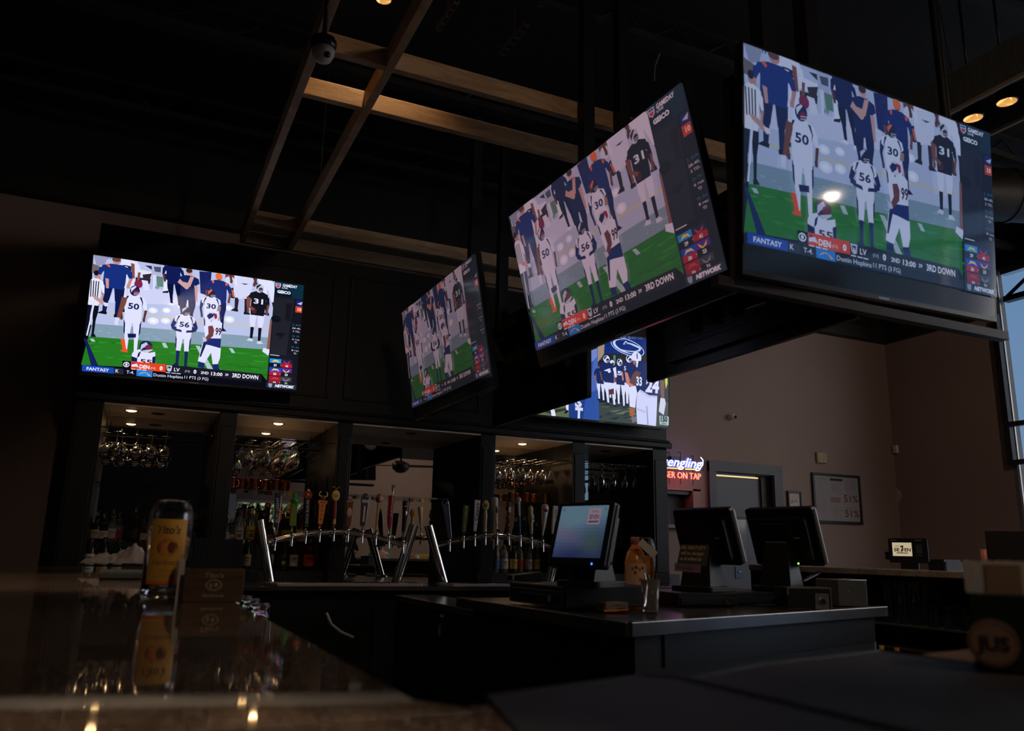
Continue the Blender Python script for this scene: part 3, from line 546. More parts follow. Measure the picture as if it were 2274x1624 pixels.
make_tv('television hung edge-on from the ceiling rack, narrow in view, second screen from the left', (1.758, 4.951, 2.552), (.01, -1, -.003), (-.174, -.004, .985), pm2, mesh=gm, chin=.075)
make_tv('television hung from the ceiling rack, steeply tilted in view, middle of the picture', (1.769, 2.924, 2.553), (.043, -.999, .004), (-.246, -.006, .969), pm3, mesh=gm, chin=.07)
make_tv('largest-looking television at top right, with a lamp reflected in its hazy screen', (2.467, 2.012, 2.579), (.997, .069, .042), (-.035, -.101, .994), pm4, mesh=gm, chin=.085)
# the college game set: where its corners fall in the traced frame
c5, x5, u5 = Vector((3.675, 6.05, 2.755)), Vector((1, 0, 0)), Vector((0, -.06, .998))
def crop5(p):
    d = p-CAM; z = d.dot(fw); return ((1137+F*d.dot(rt)/z-1160)*6.688, (812-F*d.dot(up)/z-730)*6.688)
src5 = [crop5(c5+x5*a*TW/2+u5*b*TH/2) for a, b in ((-1, 1), (1, 1), (1, -1), (-1, -1))]
make_tv('television on the right end of the back bar showing navy players beside a blue column', c5, x5, u5, pm1, P=college_picture(src5))
# two more sets on the far side of the rack: only their black backs show
def back_tv(pos, yaw, label):
    t = thing('television', label, 'television', pos, yaw)
    m = MB(); m.rbox((-TW/2-.01, -.03, -TH/2-.015), (TW/2+.01, 0, TH/2+.01), .008, tvplastic, axis=1); m.build('housing', t)
    m = MB(); m.rbox((-.5, .0, -.36), (.5, .035, .16), .02, tvplastic, axis=1)
    for i in range(7): m.box((-.35, .035, -.30+i*.025), (.35, .037, -.29+i*.025), dk_metal)
    m.build('rear_cover', t); m = MB(); m.box((-TW/2, -.034, -TH/2), (TW/2, -.03, TH/2), mat('screen_base', (.004,)*3, .1)); m.build('screen', t)
    return t
back_tv((2.52, 2.95, 2.56), R(90), 'black back of a television facing away, its lower edge above the taupe wall')
back_tv((2.45, 4.94, 2.56), R(90), 'black back of a television facing away, half hiding the college game screen')

# ---------------------------------------------------------------- rack that carries the televisions
pole_m = mat('rack_black', (.012, .012, .013), .45, .3); strut_m = mat('strut_tan', (.085, .062, .042), .5, .4)
rack = thing('television_rack', 'black steel frame hanging from the ceiling that carries the televisions over the bar', 'rack', (2.2, 3.8, 2.1))
def rel(o, p): return tuple(Vector(p)-o.location)
def rbar(name, a, b, mm): m = MB(); m.box(rel(rack, a), rel(rack, b), mm); return m.build(name, rack)
for x, y in ((2.10, 2.20), (2.34, 2.20), (2.10, 3.62), (2.34, 3.62), (2.10, 5.3), (2.34, 5.3)): rbar('pole', (x-.035, y-.035, 2.62), (x+.035, y+.035, ZC-.01), pole_m)
for x in (2.10, 2.34): rbar('rail', (x-.03, 2.17, 2.62), (x+.03, 5.33, 2.68), pole_m)
for y in (2.20, 3.62, 5.3): rbar('crossbar', (2.10, y-.03, 2.68), (2.34, y+.03, 2.74), pole_m)
for y0, y1 in ((2.32, 3.50), (4.30, 5.45)): rbar('backing_panel', (2.16, y0, 2.42), (2.30, y1, 2.61), pole_m)
for y in (2.9, 4.95): rbar('wall_bracket', (1.86, y-.12, 2.46), (2.16, y+.12, 2.60), pole_m); rbar('wall_bracket', (2.30, y-.12, 2.46), (2.44, y+.12, 2.60), pole_m)
rbar('wall_bracket', (2.3, 2.09, 2.5), (2.55, 2.2, 2.66), pole_m)
m = MB()                                                    # perforated channel beside the right-hand set
a, b = at(1637, 610, Y=2.08), at(1633, 345, Y=2.08)
m.box(rel(rack, (a.x-.012, 2.06, 2.14)), rel(rack, (a.x+.014, 2.10, b.z+.3)), strut_m)
for i in range(16): m.box(rel(rack, (a.x-.004, 2.058, 2.2+i*.05)), rel(rack, (a.x+.006, 2.0605, 2.225+i*.05)), black_paint)
m.build('slotted_channel', rack)
m = MB(); m.box(rel(rack, (1.70, 2.05, 2.10)), rel(rack, (3.19, 2.09, 2.135)), mat('rail_grey', (.06, .055, .055), .4, .5)); m.build('lower_rail', rack)
m = MB(); p, q = at(1512, 740, X=2.2), at(1703, 672, X=2.2); p.x=q.x=2.2; m.tube([rel(rack, p), rel(rack, q)], .006, mat('rail_bright', (.30, .25, .2), .4, .8), 6)
for k in (.2, .45, .7): c = p.lerp(q, k); m.box(rel(rack, c-Vector((.02, .02, .02))), rel(rack, c+Vector((.02, .02, .10))), pole_m)
m.build('cable_rod', rack)
m = MB(); c = at(1903, 684, Y=2.3); m.tube([rel(rack, c-Vector((0, 0, .04))), rel(rack, c+Vector((0, 0, .04)))], .004, steel, 6); m.build('hanger_pin', rack)
m = MB(); m.tube([rel(rack, (3.05, 2.12, 2.2)), rel(rack, (3.05, 2.12, ZC-.01))], .02, pole_m, 8); m.tube([rel(rack, (2.34, 2.2, 2.9)), rel(rack, (3.05, 2.12, 2.9))], .02, pole_m, 8); m.build('outrigger', rack)

# ---------------------------------------------------------------- suspended timber frame
ZP, BH, BW = 3.64, .115, .045
def beam(a, b, label, name='timber_beam'):
    m = MB(); L = (Vector(b)-Vector(a)); o0 = Vector(a)
    if abs(L.x) > abs(L.y): m.box((0, -BW/2, 0), (L.x, BW/2, BH), wood_beam)
    else: m.box((-BW/2, 0, 0), (BW/2, L.y, BH), wood_beam)
    return m.build(name, None, loc=o0, bevel=.003)
xl, xr = .575, .955
g = 'suspended timber beams over the bar'
B = [((xl, -2.2, ZP), (xl, 6.62, ZP), 'long pale timber beam running away at far left of the hanging frame'),
     ((xr, -2.2, ZP), (xr, 6.62, ZP), 'long pale timber beam, second from left, with a scraped notch halfway')]
for a, b, l in B: tag(beam(a, b, l), l, 'beam', g)
for y, l in ((3.69, 'nearest crosswise timber beam of the hanging frame'), (4.14, 'crosswise timber beam just behind the nearest one'), (6.16, 'crosswise timber beam above the back bar, in front of the last'), (6.62, 'last crosswise timber beam, against the back wall line')):
    x0 = xl; x1 = 4.1 if y < 5 else 3.3
    o = thing('timber_crossbeam', l, 'beam', (xl, y, ZP), 0, 'crosswise timber beams of the hanging frame')
    for s0, s1 in ((xl+BW/2, xr-BW/2), (xr+BW/2, x1)):
        m = MB(); m.box((s0-xl, -BW/2, .006), (s1-xl, BW/2, BH-.002), wood_beam); m.build('beam_length', o, bevel=.002)
wr = mat('beam_wood_grey', (.12, .125, .115), .6, var=(5, (.09, .09, .08), 1., (1, 8, 1)))
for x, l in ((3.88, 'grey-stained timber beam at upper right behind the largest television'), (4.29, 'grey-stained timber beam furthest right, beyond the spotlights')):
    o = thing('timber_beam', l, 'beam', (x, -1.5, ZP))
    m = MB(); m.box((-BW/2, 0, 0), (BW/2, 4.6, .22), wr); m.build('board', o, bevel=.002)
    m = MB(); m.box((-BW/2-.004, 0, -.02), (-BW/2+.014, 4.6, 0), mat('beam_edge_lit', (.42, .32, .22), .6)); m.build('lit_edge_strip', o)  # lit lower edge of the beam, painted as a paler strip
# hanger wires and strap
def cable(name, pts, r, mm, label, cat): m = MB(); m.tube(pts, r, mm, 6); return tag(m.build(name), label, cat)
wire = mat('hanger_wire', (.14, .12, .10), .5, .6)
c = at(705, 150, X=xr-.03); 
cable('hanger_wire', [at(711, 398, X=xr), Vector((xr, at(711, 398, X=xr).y, ZC-.02))], .003, wire, 'thin wire holding up the second timber beam from the left', 'wire')
p0 = at(2085, 0, X=3.9); p1 = at(2113, 150, X=3.9); p2 = at(2122, 208, X=3.88)
cable('power_cord', [p0+Vector((0, 0, .3)), p0, p1, p2], .006, wire, 'loose dark cord hanging down to the grey beam at upper right', 'cord')
cable('hanger_wire', [at(1465, 118, X=1.98), at(1454, 148, X=1.98), at(1453, 180, X=1.98)], .003, wire, 'short bent wire above the middle television', 'wire')
for (x0, y0, x1, y1, l) in ((1170, 58, 1115, 122, 'perforated metal strap hanging under the ceiling right of the lamp'), (1014, 8, 974, 68, 'faint perforated metal strap nearer the lamp'), (1213, 0, 1200, 14, 'perforated metal strap at the top edge of view')):
    a, b = at(x0, y0, Z=4.35), at(x1, y1, Z=4.35); d = (b-a); L = d.length
    o = thing('perforated_strap', l, 'strap', a, math.atan2(d.y, d.x), 'perforated ceiling straps')
    m = MB(); m.box((0, -.018, 0), (L, -.013, .03), wire); m.box((0, .013, 0), (L, .018, .03), wire)
    n = max(2, int(L/.06))
    for i in range(n+1): m.box((i*L/n-.008, -.018, 0), (i*L/n+.008, .018, .004), wire)
    m.build('strap_rail', o); m = MB(); m.tube([(L/2, 0, .03), (L/2, 0, .33)], .003, wire, 5); m.build('rod', o)
# round air duct
m = MB(); a, b = Vector((2.9, 5.2, 4.2)), Vector((2.9, 5.2, 4.2))+Vector((4.4, -1.6, 0)); dm = mat('duct_black', (.014, .013, .012), .45, .2)
m.tube([a, b], .22, dm, 24)
for k in range(7): c = a.lerp(b, (k+.5)/7); e = (b-a).normalized()*.02; m.tube([c-e, c+e], .228, dm, 24)
for k in (.2, .6, .9): c = a.lerp(b, k); m.tube([c+Vector((0, 0, .2)), c+Vector((0, 0, .345))], .006, dm, 5)
tag(m.build('air_duct'), 'black round air duct crossing the dark ceiling behind the televisions', 'duct')
# dome camera under the first beam
c = at(718, 112, Y=3.35)
o = thing('dome_camera', 'white dome security camera with black collar hanging beside the left timber beam', 'security camera', c)
m = MB(); m.lathe([(.045, .0), (.058, .02), (.06, .05), (.04, .065), (.02, .07)], tvplastic); m.lathe([(.012, .065), (.012, ZC-c.z-.001)], tvplastic, n=10); m.build('mount', o)
m = MB(); m.lathe([(0, -.062), (.02, -.06), (.038, -.048), (.050, -.022), (.052, .002), (.046, .004)], mat('camera_white', (.5, .45, .45), .4)); m.build('dome', o)
m = MB(); m.ell((.012, -.036, -.038), (.017, .012, .017), tvplastic); m.ell((.012, -.047, -.04), (.008, .004, .008), mat('lens_glass', (.05, .05, .07), .05)); m.build('lens', o)
# spotlights between the grey beams, and the hanging lamp
def can_light(p, label, power, r=.05, on=lamp_on, group=None, target=(0, 0, -1), name='spotlight', leds=True):
    o = thing(name, label, 'spotlight', p, 0, group)
    m = MB(); m.lathe([(r, 0), (r*1.12, .004), (r*1.12, .012), (r*.95, .09), (r*.5, .12)], tvplastic); m.lathe([(.008, .12), (.008, ZC-p.z-.001)], tvplastic, n=8); m.build('can', o)
    m = MB(); m.lathe([(0, .012), (r*.9, .010), (r*.98, 0)], lamp_warm); 
    m.build('reflector', o)
    m = MB()
    for i in range(8): t = i*math.pi/4; m.ell((r*.6*math.cos(t), r*.6*math.sin(t), .006), (r*.16, r*.16, .003), on, 8, 4)
    m.ell((0, 0, .006), (r*.2, r*.2, .003), on, 8, 4); m.build('led_cluster', o)
    spot(name+'_light', p+Vector((0, 0, -.02)), p+Vector(target), power, (1, .66, .36), 100, .8)
    return o
LY = at(2161, 263, X=4.06); can_light(LY, 'lit round spotlight between the grey beams, left of the two', 30, group='spotlights between the grey beams')
LY = at(2236, 227, X=4.06); can_light(LY, 'lit round spotlight between the grey beams, right of the two', 30, group='spotlights between the grey beams')
c = at(852, -1, Z=4.3)
can_light(c, 'glowing hanging lamp cut off by the top edge of view, between the two long beams', 40, r=.045, name='hanging_lamp')
# ---------------------------------------------------------------- back bar
Y1, YM, ZB, ZS = 6.30, 6.90, .95, 2.18
bx = [(-.44, -.26), (.51, .64), (1.40, 1.52), (2.62, 2.76), (3.51, 3.64), (4.37, 4.53)]
bays = [(-.26, .51), (.64, 1.40), (1.52, 2.62), (2.76, 3.51), (3.64, 4.37)]
bb = thing('back_bar', 'tall black back bar with mirrored bays between square posts, against the taupe wall', 'back bar', (2.0, 6.5, 0))
def prt(mb, name, parent=bb, bevel=0, label=None):
    mb.v = [tuple(Vector(v)-parent.location) for v in mb.v]; return mb.build(name, parent, bevel=bevel, label=label)
for a, b in bx: m = MB(); m.box((a, Y1, ZB), (b, YM, ZS), cab_black); m.box((a+.02, Y1-.008, ZB+.1), (b-.02, Y1, ZS-.1), cab_black); prt(m, 'post', bevel=.004)
m = MB(); m.box((-.44, Y1, ZS), (4.53, YB-.001, 3.5), cab_black)
for x0, x1 in ((-.36, 1.3), (1.42, 2.6), (2.75, 4.45)): m.box((x0, Y1-.012, 2.36), (x1, Y1, 2.38), cab_black); m.box((x0, Y1-.012, 3.38), (x1, Y1, 3.4), cab_black); m.box((x0, Y1-.012, 2.36), (x0+.02, Y1, 3.4), cab_black); m.box((x1-.02, Y1-.012, 2.36), (x1, Y1, 3.4), cab_black)
prt(m, 'header', bevel=.004)
m = MB(); m.box((-.46, Y1-.05, ZS+.005), (4.56, Y1, ZS+.06), cab_black); m.box((-.45, Y1-.03, ZS+.06), (4.55, Y1, ZS+.085), cab_black); prt(m, 'cornice', bevel=.01)
soffit_m = mat('soffit_metal', (.85, .72, .60), .45, .1, var=(4, (.74, .62, .51), .3, (1, 12, 1)))
wood_rise = mat('riser_black', (.018, .016, .015), .3)
for k, (a, b) in enumerate(bays):
    m = MB(); m.box((a, Y1, ZS-.012), (b, YM, ZS), soffit_m); prt(m, 'soffit')
    m = MB(); m.box((a, YM, ZB), (b, YM+.01, ZS-.012), mirror); prt(m, 'mirror')
    if k != 2:
        m = MB(); m.box((a, 6.72, ZB), (b, YM-.001, 1.22), wood_rise); m.box((a, 6.50, ZB), (b, 6.72, 1.03), wood_rise); prt(m, 'bottle_riser')
    m = MB(); m.box((a+.002, 6.64, 1.635), (b-.002, YM-.005, 1.645), mat('shelf_glass', (.85, .95, .92), .02, trans=1.)); prt(m, 'glass_shelf')
m = MB(); m.box((-.60, 5.90, .0), (4.60, YM-.001, ZB-.03), cab_black)
for i in range(7): x = -.5+i*.72; m.box((x, 5.885, .12), (x+.66, 5.90, .84), cab_black)
prt(m, 'base_cabinet', bevel=.004)
m = MB(); m.box((-.62, 5.72, ZB-.03), (4.62, YM-.001, ZB), mat('back_counter_top', (.03, .027, .025), .18)); prt(m, 'counter_top', bevel=.004)
lamp_puck = mat('lamp_puck', (1, .8, .5), .5, emit=(1, .58, .22), es=14)
# puck lights in the soffits
def puck(px, py, on, label, power=6):
    p = at(px, py, Z=ZS-.012); p.y = min(max(p.y, 6.42), 6.75)
    o = thing('puck_light', label, 'downlight', p, 0, 'puck lights in the back bar')
    m = MB(); m.lathe([(.034, 0), (.048, -.004), (.048, .0)], dk_metal); m.build('ring', o)
    m = MB(); m.lathe([(0, -.010), (.02, -.009), (.036, -.003), (.036, 0)], lamp_puck if on else darkgrey); m.build('lens', o)
    if on: spot('puck_glow', p+Vector((0, 0, -.014)), p+Vector((0, 0, -1)), power, (1, .6, .30), 165, .6, .03)
puck(351, 919, False, 'unlit puck light over the leftmost back bar bay')
puck(292, 912, True, 'lit puck light at left over the leftmost back bar bay', 4)
puck(618, 941, True, 'lit puck light over the copper mugs and hanging flutes', 13)
puck(913, 963, False, 'unlit puck light over the central mirror')
puck(1160, 986, True, 'lit puck light over the bay right of the central column', 18)
puck(1345, 1002, False, 'unlit puck light over the rightmost back bar bay')

# hanging stemware
def stem_proto(label, bowl, name='wine_glass', group=None):
    """upside down: z=0 is the foot, hung from the rack"""
    o = thing(name, label, 'glass', (0, 0, -9), 0, group)
    m = MB(); m.lathe([(.0, 0), (.033, -.001), (.034, -.004), (.006, -.010), (.004, -.02), (.0035, -.075)], glass, n=14); m.build('foot_and_stem', o)
    m = MB(); m.lathe(bowl, glass, n=16); m.build('bowl', o)
    return o
flute = [(.0035, -.075), (.012, -.085), (.027, -.115), (.032, -.145), (.030, -.19), (.0285, -.19), (.030, -.145), (.025, -.117), (.010, -.089), (0, -.084)]
balloon = [(.0035, -.075), (.02, -.08), (.044, -.105), (.052, -.135), (.044, -.178), (.0425, -.178), (.050, -.135), (.042, -.107), (.018, -.084), (0, -.081)]
ZR = at(628, 983, Y=6.42).z
gcount = 0
def hang(kind, spots, group, label):
    pr = None
    for i, (x, y) in enumerate(spots):
        if pr is None: pr = stem_proto(label, kind, group=group); o = pr
        else: o = copy_tree(pr)
        place(o, (x, y, ZR), rng.uniform(0, 6)); o['label'] = label
rows = []
for pxx in (596, 628, 660):
    x = at(pxx, 985, Y=6.42).x
    rows += [(x, 6.42+.075*k) for k in range(6)]
x = at(560, 975, Y=6.42).x; rows += [(x, 6.42), (x, 6.58)]
rows = [r for r in rows if .69 < r[0] < 1.36]
hang(flute, rows, 'flutes hanging over the copper mugs', 'narrow stemmed glass hanging upside down in the bay second from left')
rows = []
for pxx in (237, 274, 308, 340, 371): rows.append((at(pxx, 962, Y=6.58).x, 6.58))
rows.append((at(262, 962, Y=6.46).x, 6.46))
hang(balloon, rows, 'wide glasses hanging over the leftmost bottles', 'wide-bowled stemmed glass hanging upside down in the leftmost bay')
rows = []
for k, pxx in enumerate((1126, 1148, 1170, 1192, 1214, 1234, 1252)):
    x = at(pxx, 1030, Y=6.55).x
    for y in ((6.42, 6.52, 6.63, 6.74) if k % 2 else (6.47, 6.6, 6.72)):
        if 2.80 < x < 3.47: rows.append((x, y))
hang(flute, rows, 'glasses hanging right of the central column', 'stemmed glass hanging upside down in the bay with the blue bottle')
rows = []
for pxx in (1336, 1362, 1388, 1412):
    x = at(pxx, 1040, Y=6.5).x; rows += [(x, 6.5), (x, 6.66)]
hang(flute, rows, 'glasses hanging in the rightmost bay', 'stemmed glass hanging upside down in the dim rightmost bay')
for k, (a, b) in enumerate(bays):
    if k == 2: continue
    o = thing('glass_rack', ('wire glass rack over the leftmost bay', 'wire glass rack holding the row of lit flutes', '', 'wire glass rack just right of the central column', 'wire glass rack in the rightmost bay, mostly dark')[k], 'rack', (a, 6.6, ZR))
    m = MB(); n = 7
    for y in (6.36, 6.86): m = MB(); m.tube([(0.001, y-6.6, .012), (b-a-.001, y-6.6, .012)], .005, dk_metal, 6); m.build('cross_wire', o)
    m = MB()
    for i in range(n+1): x = .03+(b-a-.06)*i/n; m.tube([(x, -.24, .006), (x, .26, .006)], .003, chrome, 6)
    m.build('runner', o)
    m = MB()
    for x in (.03, b-a-.03): m.tube([(x, 0, .01), (x, 0, ZS-.012-ZR)], .003, dk_metal, 6)
    m.build('hanger', o)

# copper mugs on the glass shelves
def mug_proto():
    o = thing('copper_mug', 'copper mug', 'mug', (0, 0, 0), 0, 'copper mugs')
    m = MB(); m.lathe([(0, .0), (.034, 0), (.037, .01), (.038, .085), (.040, .09), (.036, .09), (.034, .012), (0, .008)], copper, n=20); m.build('cup', o)
    m = MB(); m.tube([(.036, 0, .075), (.058, 0, .07), (.062, 0, .045), (.054, 0, .022), (.036, 0, .018)], .004, copper, 8); m.build('handle', o)
    return o
mp = mug_proto(); first = True
for lst, lab, gp in (((513, 538, 563, 590, 612, 634), 'copper mug on the glass shelf under the hanging flutes', 'copper mugs in the second bay'), ((1134, 1151, 1168, 1191, 1209, 1229), 'copper mug on the glass shelf right of the central column', 'copper mugs in the fourth bay')):
    for i, pxx in enumerate(lst):
        x = at(pxx, 1080, Y=6.75).x
        if lst[0] > 1000: x = max(x, 2.87)
        o = mp if first else copy_tree(mp); first = False
        place(o, (x, 6.72+.07*(i % 2), 1.6455), rng.uniform(-1, 1), lab); o['group'] = gp

# bottles
def gl(name, c, rough=.04): return mat(name, c, rough, trans=.92, ior=1.4)
g_clear = gl('bottle_clear', (.9, .92, .92)); g_green = gl('bottle_green', (.05, .32, .06)); g_brown = gl('bottle_brown', (.20, .05, .015)); g_red = gl('bottle_red', (.30, .03, .05))
g_amber = gl('bottle_amber', (.55, .25, .06)); g_blue = gl('bottle_blue', (.02, .40, .62)); g_dark = mat('bottle_dark', (.012, .014, .012), .06); g_yel = gl('bottle_yellow', (.7, .5, .10)); g_lime = gl('liquor_green', (.04, .45, .08))
lab_w = mat('label_white', (.50, .47, .42), .6); lab_c = mat('label_cream', (.48, .36, .2), .6); lab_k = mat('label_black', (.03, .03, .03), .5); lab_y = mat('label_yellow', (.55, .36, .05), .6); lab_r = mat('label_red', (.35, .03, .03), .6); lab_b = mat('label_blue', (.05, .12, .3), .6)
ink = mat('ink_dark', (.03, .02, .02), .6)
def bottle(px, ytop, Y, z, label, gm_, lm, r=.038, cap=None, pour=True, square=False, name='liquor_bottle', x=None, h=None, neckr=.013, shoulder=.62, badge=None):
    X = at(px, 1180, Y=Y).x if x is None else x
    H = (at(px, ytop, Y=Y).z-z) if h is None else h
    o = thing(name, label, 'bottle', (X, Y, z)); hb = H-(.05 if pour else .0)
    m = MB(); s_ = hb*shoulder
    prof = [(0, .0), (r*.94, 0), (r, .008), (r, s_), (r*.9, s_+.025), (neckr*1.2, s_+.065 if s_+.07 < hb-.02 else hb-.03), (neckr, hb-.012), (neckr*1.15, hb-.01), (neckr*1.1, hb), (0, hb)]
    if square: m.lathe(prof, gm_, n=4 if square is True else 8, smooth=False)
    else: m.lathe(prof, gm_, n=20)
    if square is True: m.v = [tuple(Matrix.Rotation(R(45), 3, 'Z') @ Vector(v)*1.2) if True else v for v in m.v]; m.v = [(a, b, c/1.2) for a, b, c in m.v]
    m.build('glass_body', o)
    k = 1.0 if square is not True else .87
    m = MB()
    if square is True: m.box((-r*.7, -r*.885, s_*.2), (r*.7, -r*.86, s_*.8), lm)
    else: m.lathe([(r*1.008, s_*.22), (r*1.012, s_*.24), (r*1.012, s_*.78), (r*1.008, s_*.80)], lm, n=20)
    m.box((-r*.45, -r*1.03, s_*.58), (r*.45, -r*1.012, s_*.63), ink); m.box((-r*.3, -r*1.03, s_*.45), (r*.3, -r*1.012, s_*.48), ink)
    if badge: m.ell((0, -r*1.0, s_*.4), (r*.4, r*.08, r*.4), badge, 12, 6)
    m.build('paper_label', o)
    m = MB(); m.lathe([(neckr*1.25, hb-.055), (neckr*1.3, hb-.05), (neckr*1.3, hb-.012), (neckr*1.25, hb-.01)], cap or lab_k, n=14); m.build('neck_foil', o)
    if pour:
        m = MB(); m.lathe([(neckr*1.2, hb), (neckr*1.2, hb+.012), (.004, hb+.018)], tvplastic, n=12); m.tube([(0, 0, hb+.015), (.001, 0, hb+.035), (.012, 0, hb+.053)], .004, chrome, 8); m.tube([(-.006, 0, hb+.01), (-.008, 0, hb+.045)], .002, chrome, 6); m.build('pourer', o)
    return o
UP, LO = 1.2205, 1.0305; YU, YL = 6.80, 6.60
bottle(213, 1135, YU, UP, 'green bottle with metal pourer at the far left of the back bar', g_green, lab_c)
bottle(229, 1140, YU-.01, UP, 'dark red bottle with pale label, second from left on the upper tier', g_red, lab_w, r=.034)
bottle(248, 1130, YU, UP, 'clear bottle with tall pourer, third from left on the upper tier', g_clear, lab_w, r=.034)
bottle(262, 1138, YU+.01, UP, 'clear bottle with reddish label beside the square whiskey bottle', g_clear, lab_r, r=.032)
bottle(298, 1126, YU, UP, 'square-shouldered dark whiskey bottle with tall pourer in the leftmost bay', g_brown, lab_k, r=.045, shoulder=.55)
bottle(319, 1150, YU+.02, UP, 'short amber bottle half behind the orange-labelled bottle on the bar', g_amber, lab_w, r=.03)
bottle(417, 1140, YU, UP, 'dark bottle right of the orange-labelled bottle', g_dark, lab_k, r=.033)
bottle(432, 1142, YU+.01, UP, 'brown bottle beside the post at the right end of the leftmost bay', g_brown, lab_k, r=.03)
bottle(207, 1188, YL, LO, 'short dark bottle on the lower tier at far left', g_dark, lab_w, r=.034, pour=False, h=.21)
bottle(236, 1192, YL, LO, 'dark bottle with cream label on the lower tier', g_dark, lab_c, r=.036, pour=False, h=.22)
bottle(268, 1190, YL, LO, 'green bottle on the lower tier above the bar towel', g_green, lab_w, r=.034, pour=False, h=.22)
# second bay
bottle(500, 1140, YU, UP, 'clear bottle hard against the second post', g_clear, lab_w, r=.03)
bottle(515, 1148, YU+.02, UP, 'small clear bottle with dark pourer near the second post', g_clear, lab_w, r=.026, name='liquor_bottle', h=.2)
bottle(531, 1118, YU, UP, 'clear vodka bottle with wine-red neck and twin pourer tubes', g_clear, lab_w, r=.037, cap=mat('foil_wine', (.16, .02, .06), .3), badge=lab_r)
bottle(556, 1114, YU, UP, 'clear bottle with yellow neck foil under a black stopper', g_clear, lab_y, r=.036, cap=lab_y, badge=lab_k)
bottle(584, 1122, YU, UP, 'pink-tinted bottle with dark neck before the bright window reflection', g_red, lab_r, r=.034, cap=mat('foil_plum', (.08, .02, .04), .3))
bottle(600, 1150, YU-.02, UP, 'short dark bottle with orange tag', g_dark, mat('label_orange', (.5, .2, .05), .6), r=.03)
bottle(636, 1130, YU, UP, 'brown bottle with gold band and wide stopper behind the green tap handle', g_brown, lab_y, r=.036, cap=lab_y)
bottle(668, 1128, YU, UP, 'amber bottle between the green and black tap handles', g_amber, lab_c, r=.034)
bottle(697, 1120, YU, UP, 'dark round bottle left of the orange tap handle', g_dark, lab_k, r=.04)
bottle(534, 1214, YL-.02, LO, 'clear bottle half full of bright green liqueur', g_lime, g_lime, r=.034, pour=False, h=.2)
bottle(552, 1195, YL, LO, 'bottle with large cream label on the lower tier', g_dark, lab_c, r=.036, pour=False, h=.24)
bottle(603, 1195, YL, LO, 'amber bottle with tall tan label on the lower tier', g_amber, lab_c, r=.034, pour=False, h=.24)
bottle(633, 1196, YL, LO, 'dark bottle with heart-shaped gold label', g_dark, lab_k, r=.042, pour=False, h=.24, badge=lab_y)
bottle(657, 1196, YL, LO, 'dusky bottle with mottled label behind the second tap', g_brown, lab_w, r=.034, pour=False, h=.24)
bottle(691, 1196, YL, LO, 'deep red bottle on the lower tier under the fourth tap', g_red, lab_r, r=.042, pour=False, h=.25)
# fourth and fifth bays
bottle(1101, 1030, 6.74, 1.6455, 'bright blue glass bottle on the upper shelf', g_blue, g_blue, r=.042, x=2.82, h=.3, pour=False)
for a in ((1107, 1168, 'pale bottle just right of the central column', g_clear, lab_w, .032), (1146, 1150, 'green bottle left of the white and blue tap handle', g_green, lab_k, .032), (1165, 1148, 'green bottle with pourer right of the white and blue tap handle', g_green, lab_k, .034), (1192, 1160, 'dusky bottle behind the statue-shaped tap handle', g_brown, lab_w, .03), (1216, 1162, 'dim bottle near the fourth post', g_dark, lab_k, .03)):
    bottle(a[0], a[1], YU, UP, a[2], a[3], a[4], r=a[5], x=max(at(a[0], 1180, Y=YU).x, 2.81))
for a in ((1101, 'clear bottle with blue label at the foot of the central column', g_clear, lab_b, .030), (1118, 'square clear bottle with white script label', g_clear, lab_w, .040), (1140, 'dark bottle with gold heart-shaped emblem under the taps', g_dark, lab_y, .034), (1153, 'clear bottle with red and white label', g_clear, lab_r, .036), (1173, 'clear bottle with frosted label', g_clear, lab_w, .034), (1191, 'small bottle of yellow liqueur', g_yel, lab_y, .028)):
    bottle(a[0], 0, YL-.01, LO, a[1], a[2], a[3], r=a[4], pour=False, h=.235, x=max(at(a[0], 1230, Y=YL).x, 2.80))
for i, (a, l, gm_) in enumerate(((1376, 'dark bottle behind the till screen, leftmost in the dim bay', g_dark), (1394, 'dim green bottle above the jar in the rightmost bay', g_green), (1412, 'dark bottle above the jar of juice', g_brown), (1434, 'dark bottle hard by the last post', g_dark))):
    bottle(a, 1140+6*(i % 2), YU, UP, l, gm_, (lab_k, lab_r, lab_c, lab_k)[i], r=.033)
bottle(1393, 0, YL, LO, 'bottle with round green label beside the jar', g_green, mat('label_green', (.05, .2, .08), .6), r=.034, pour=False, h=.22)

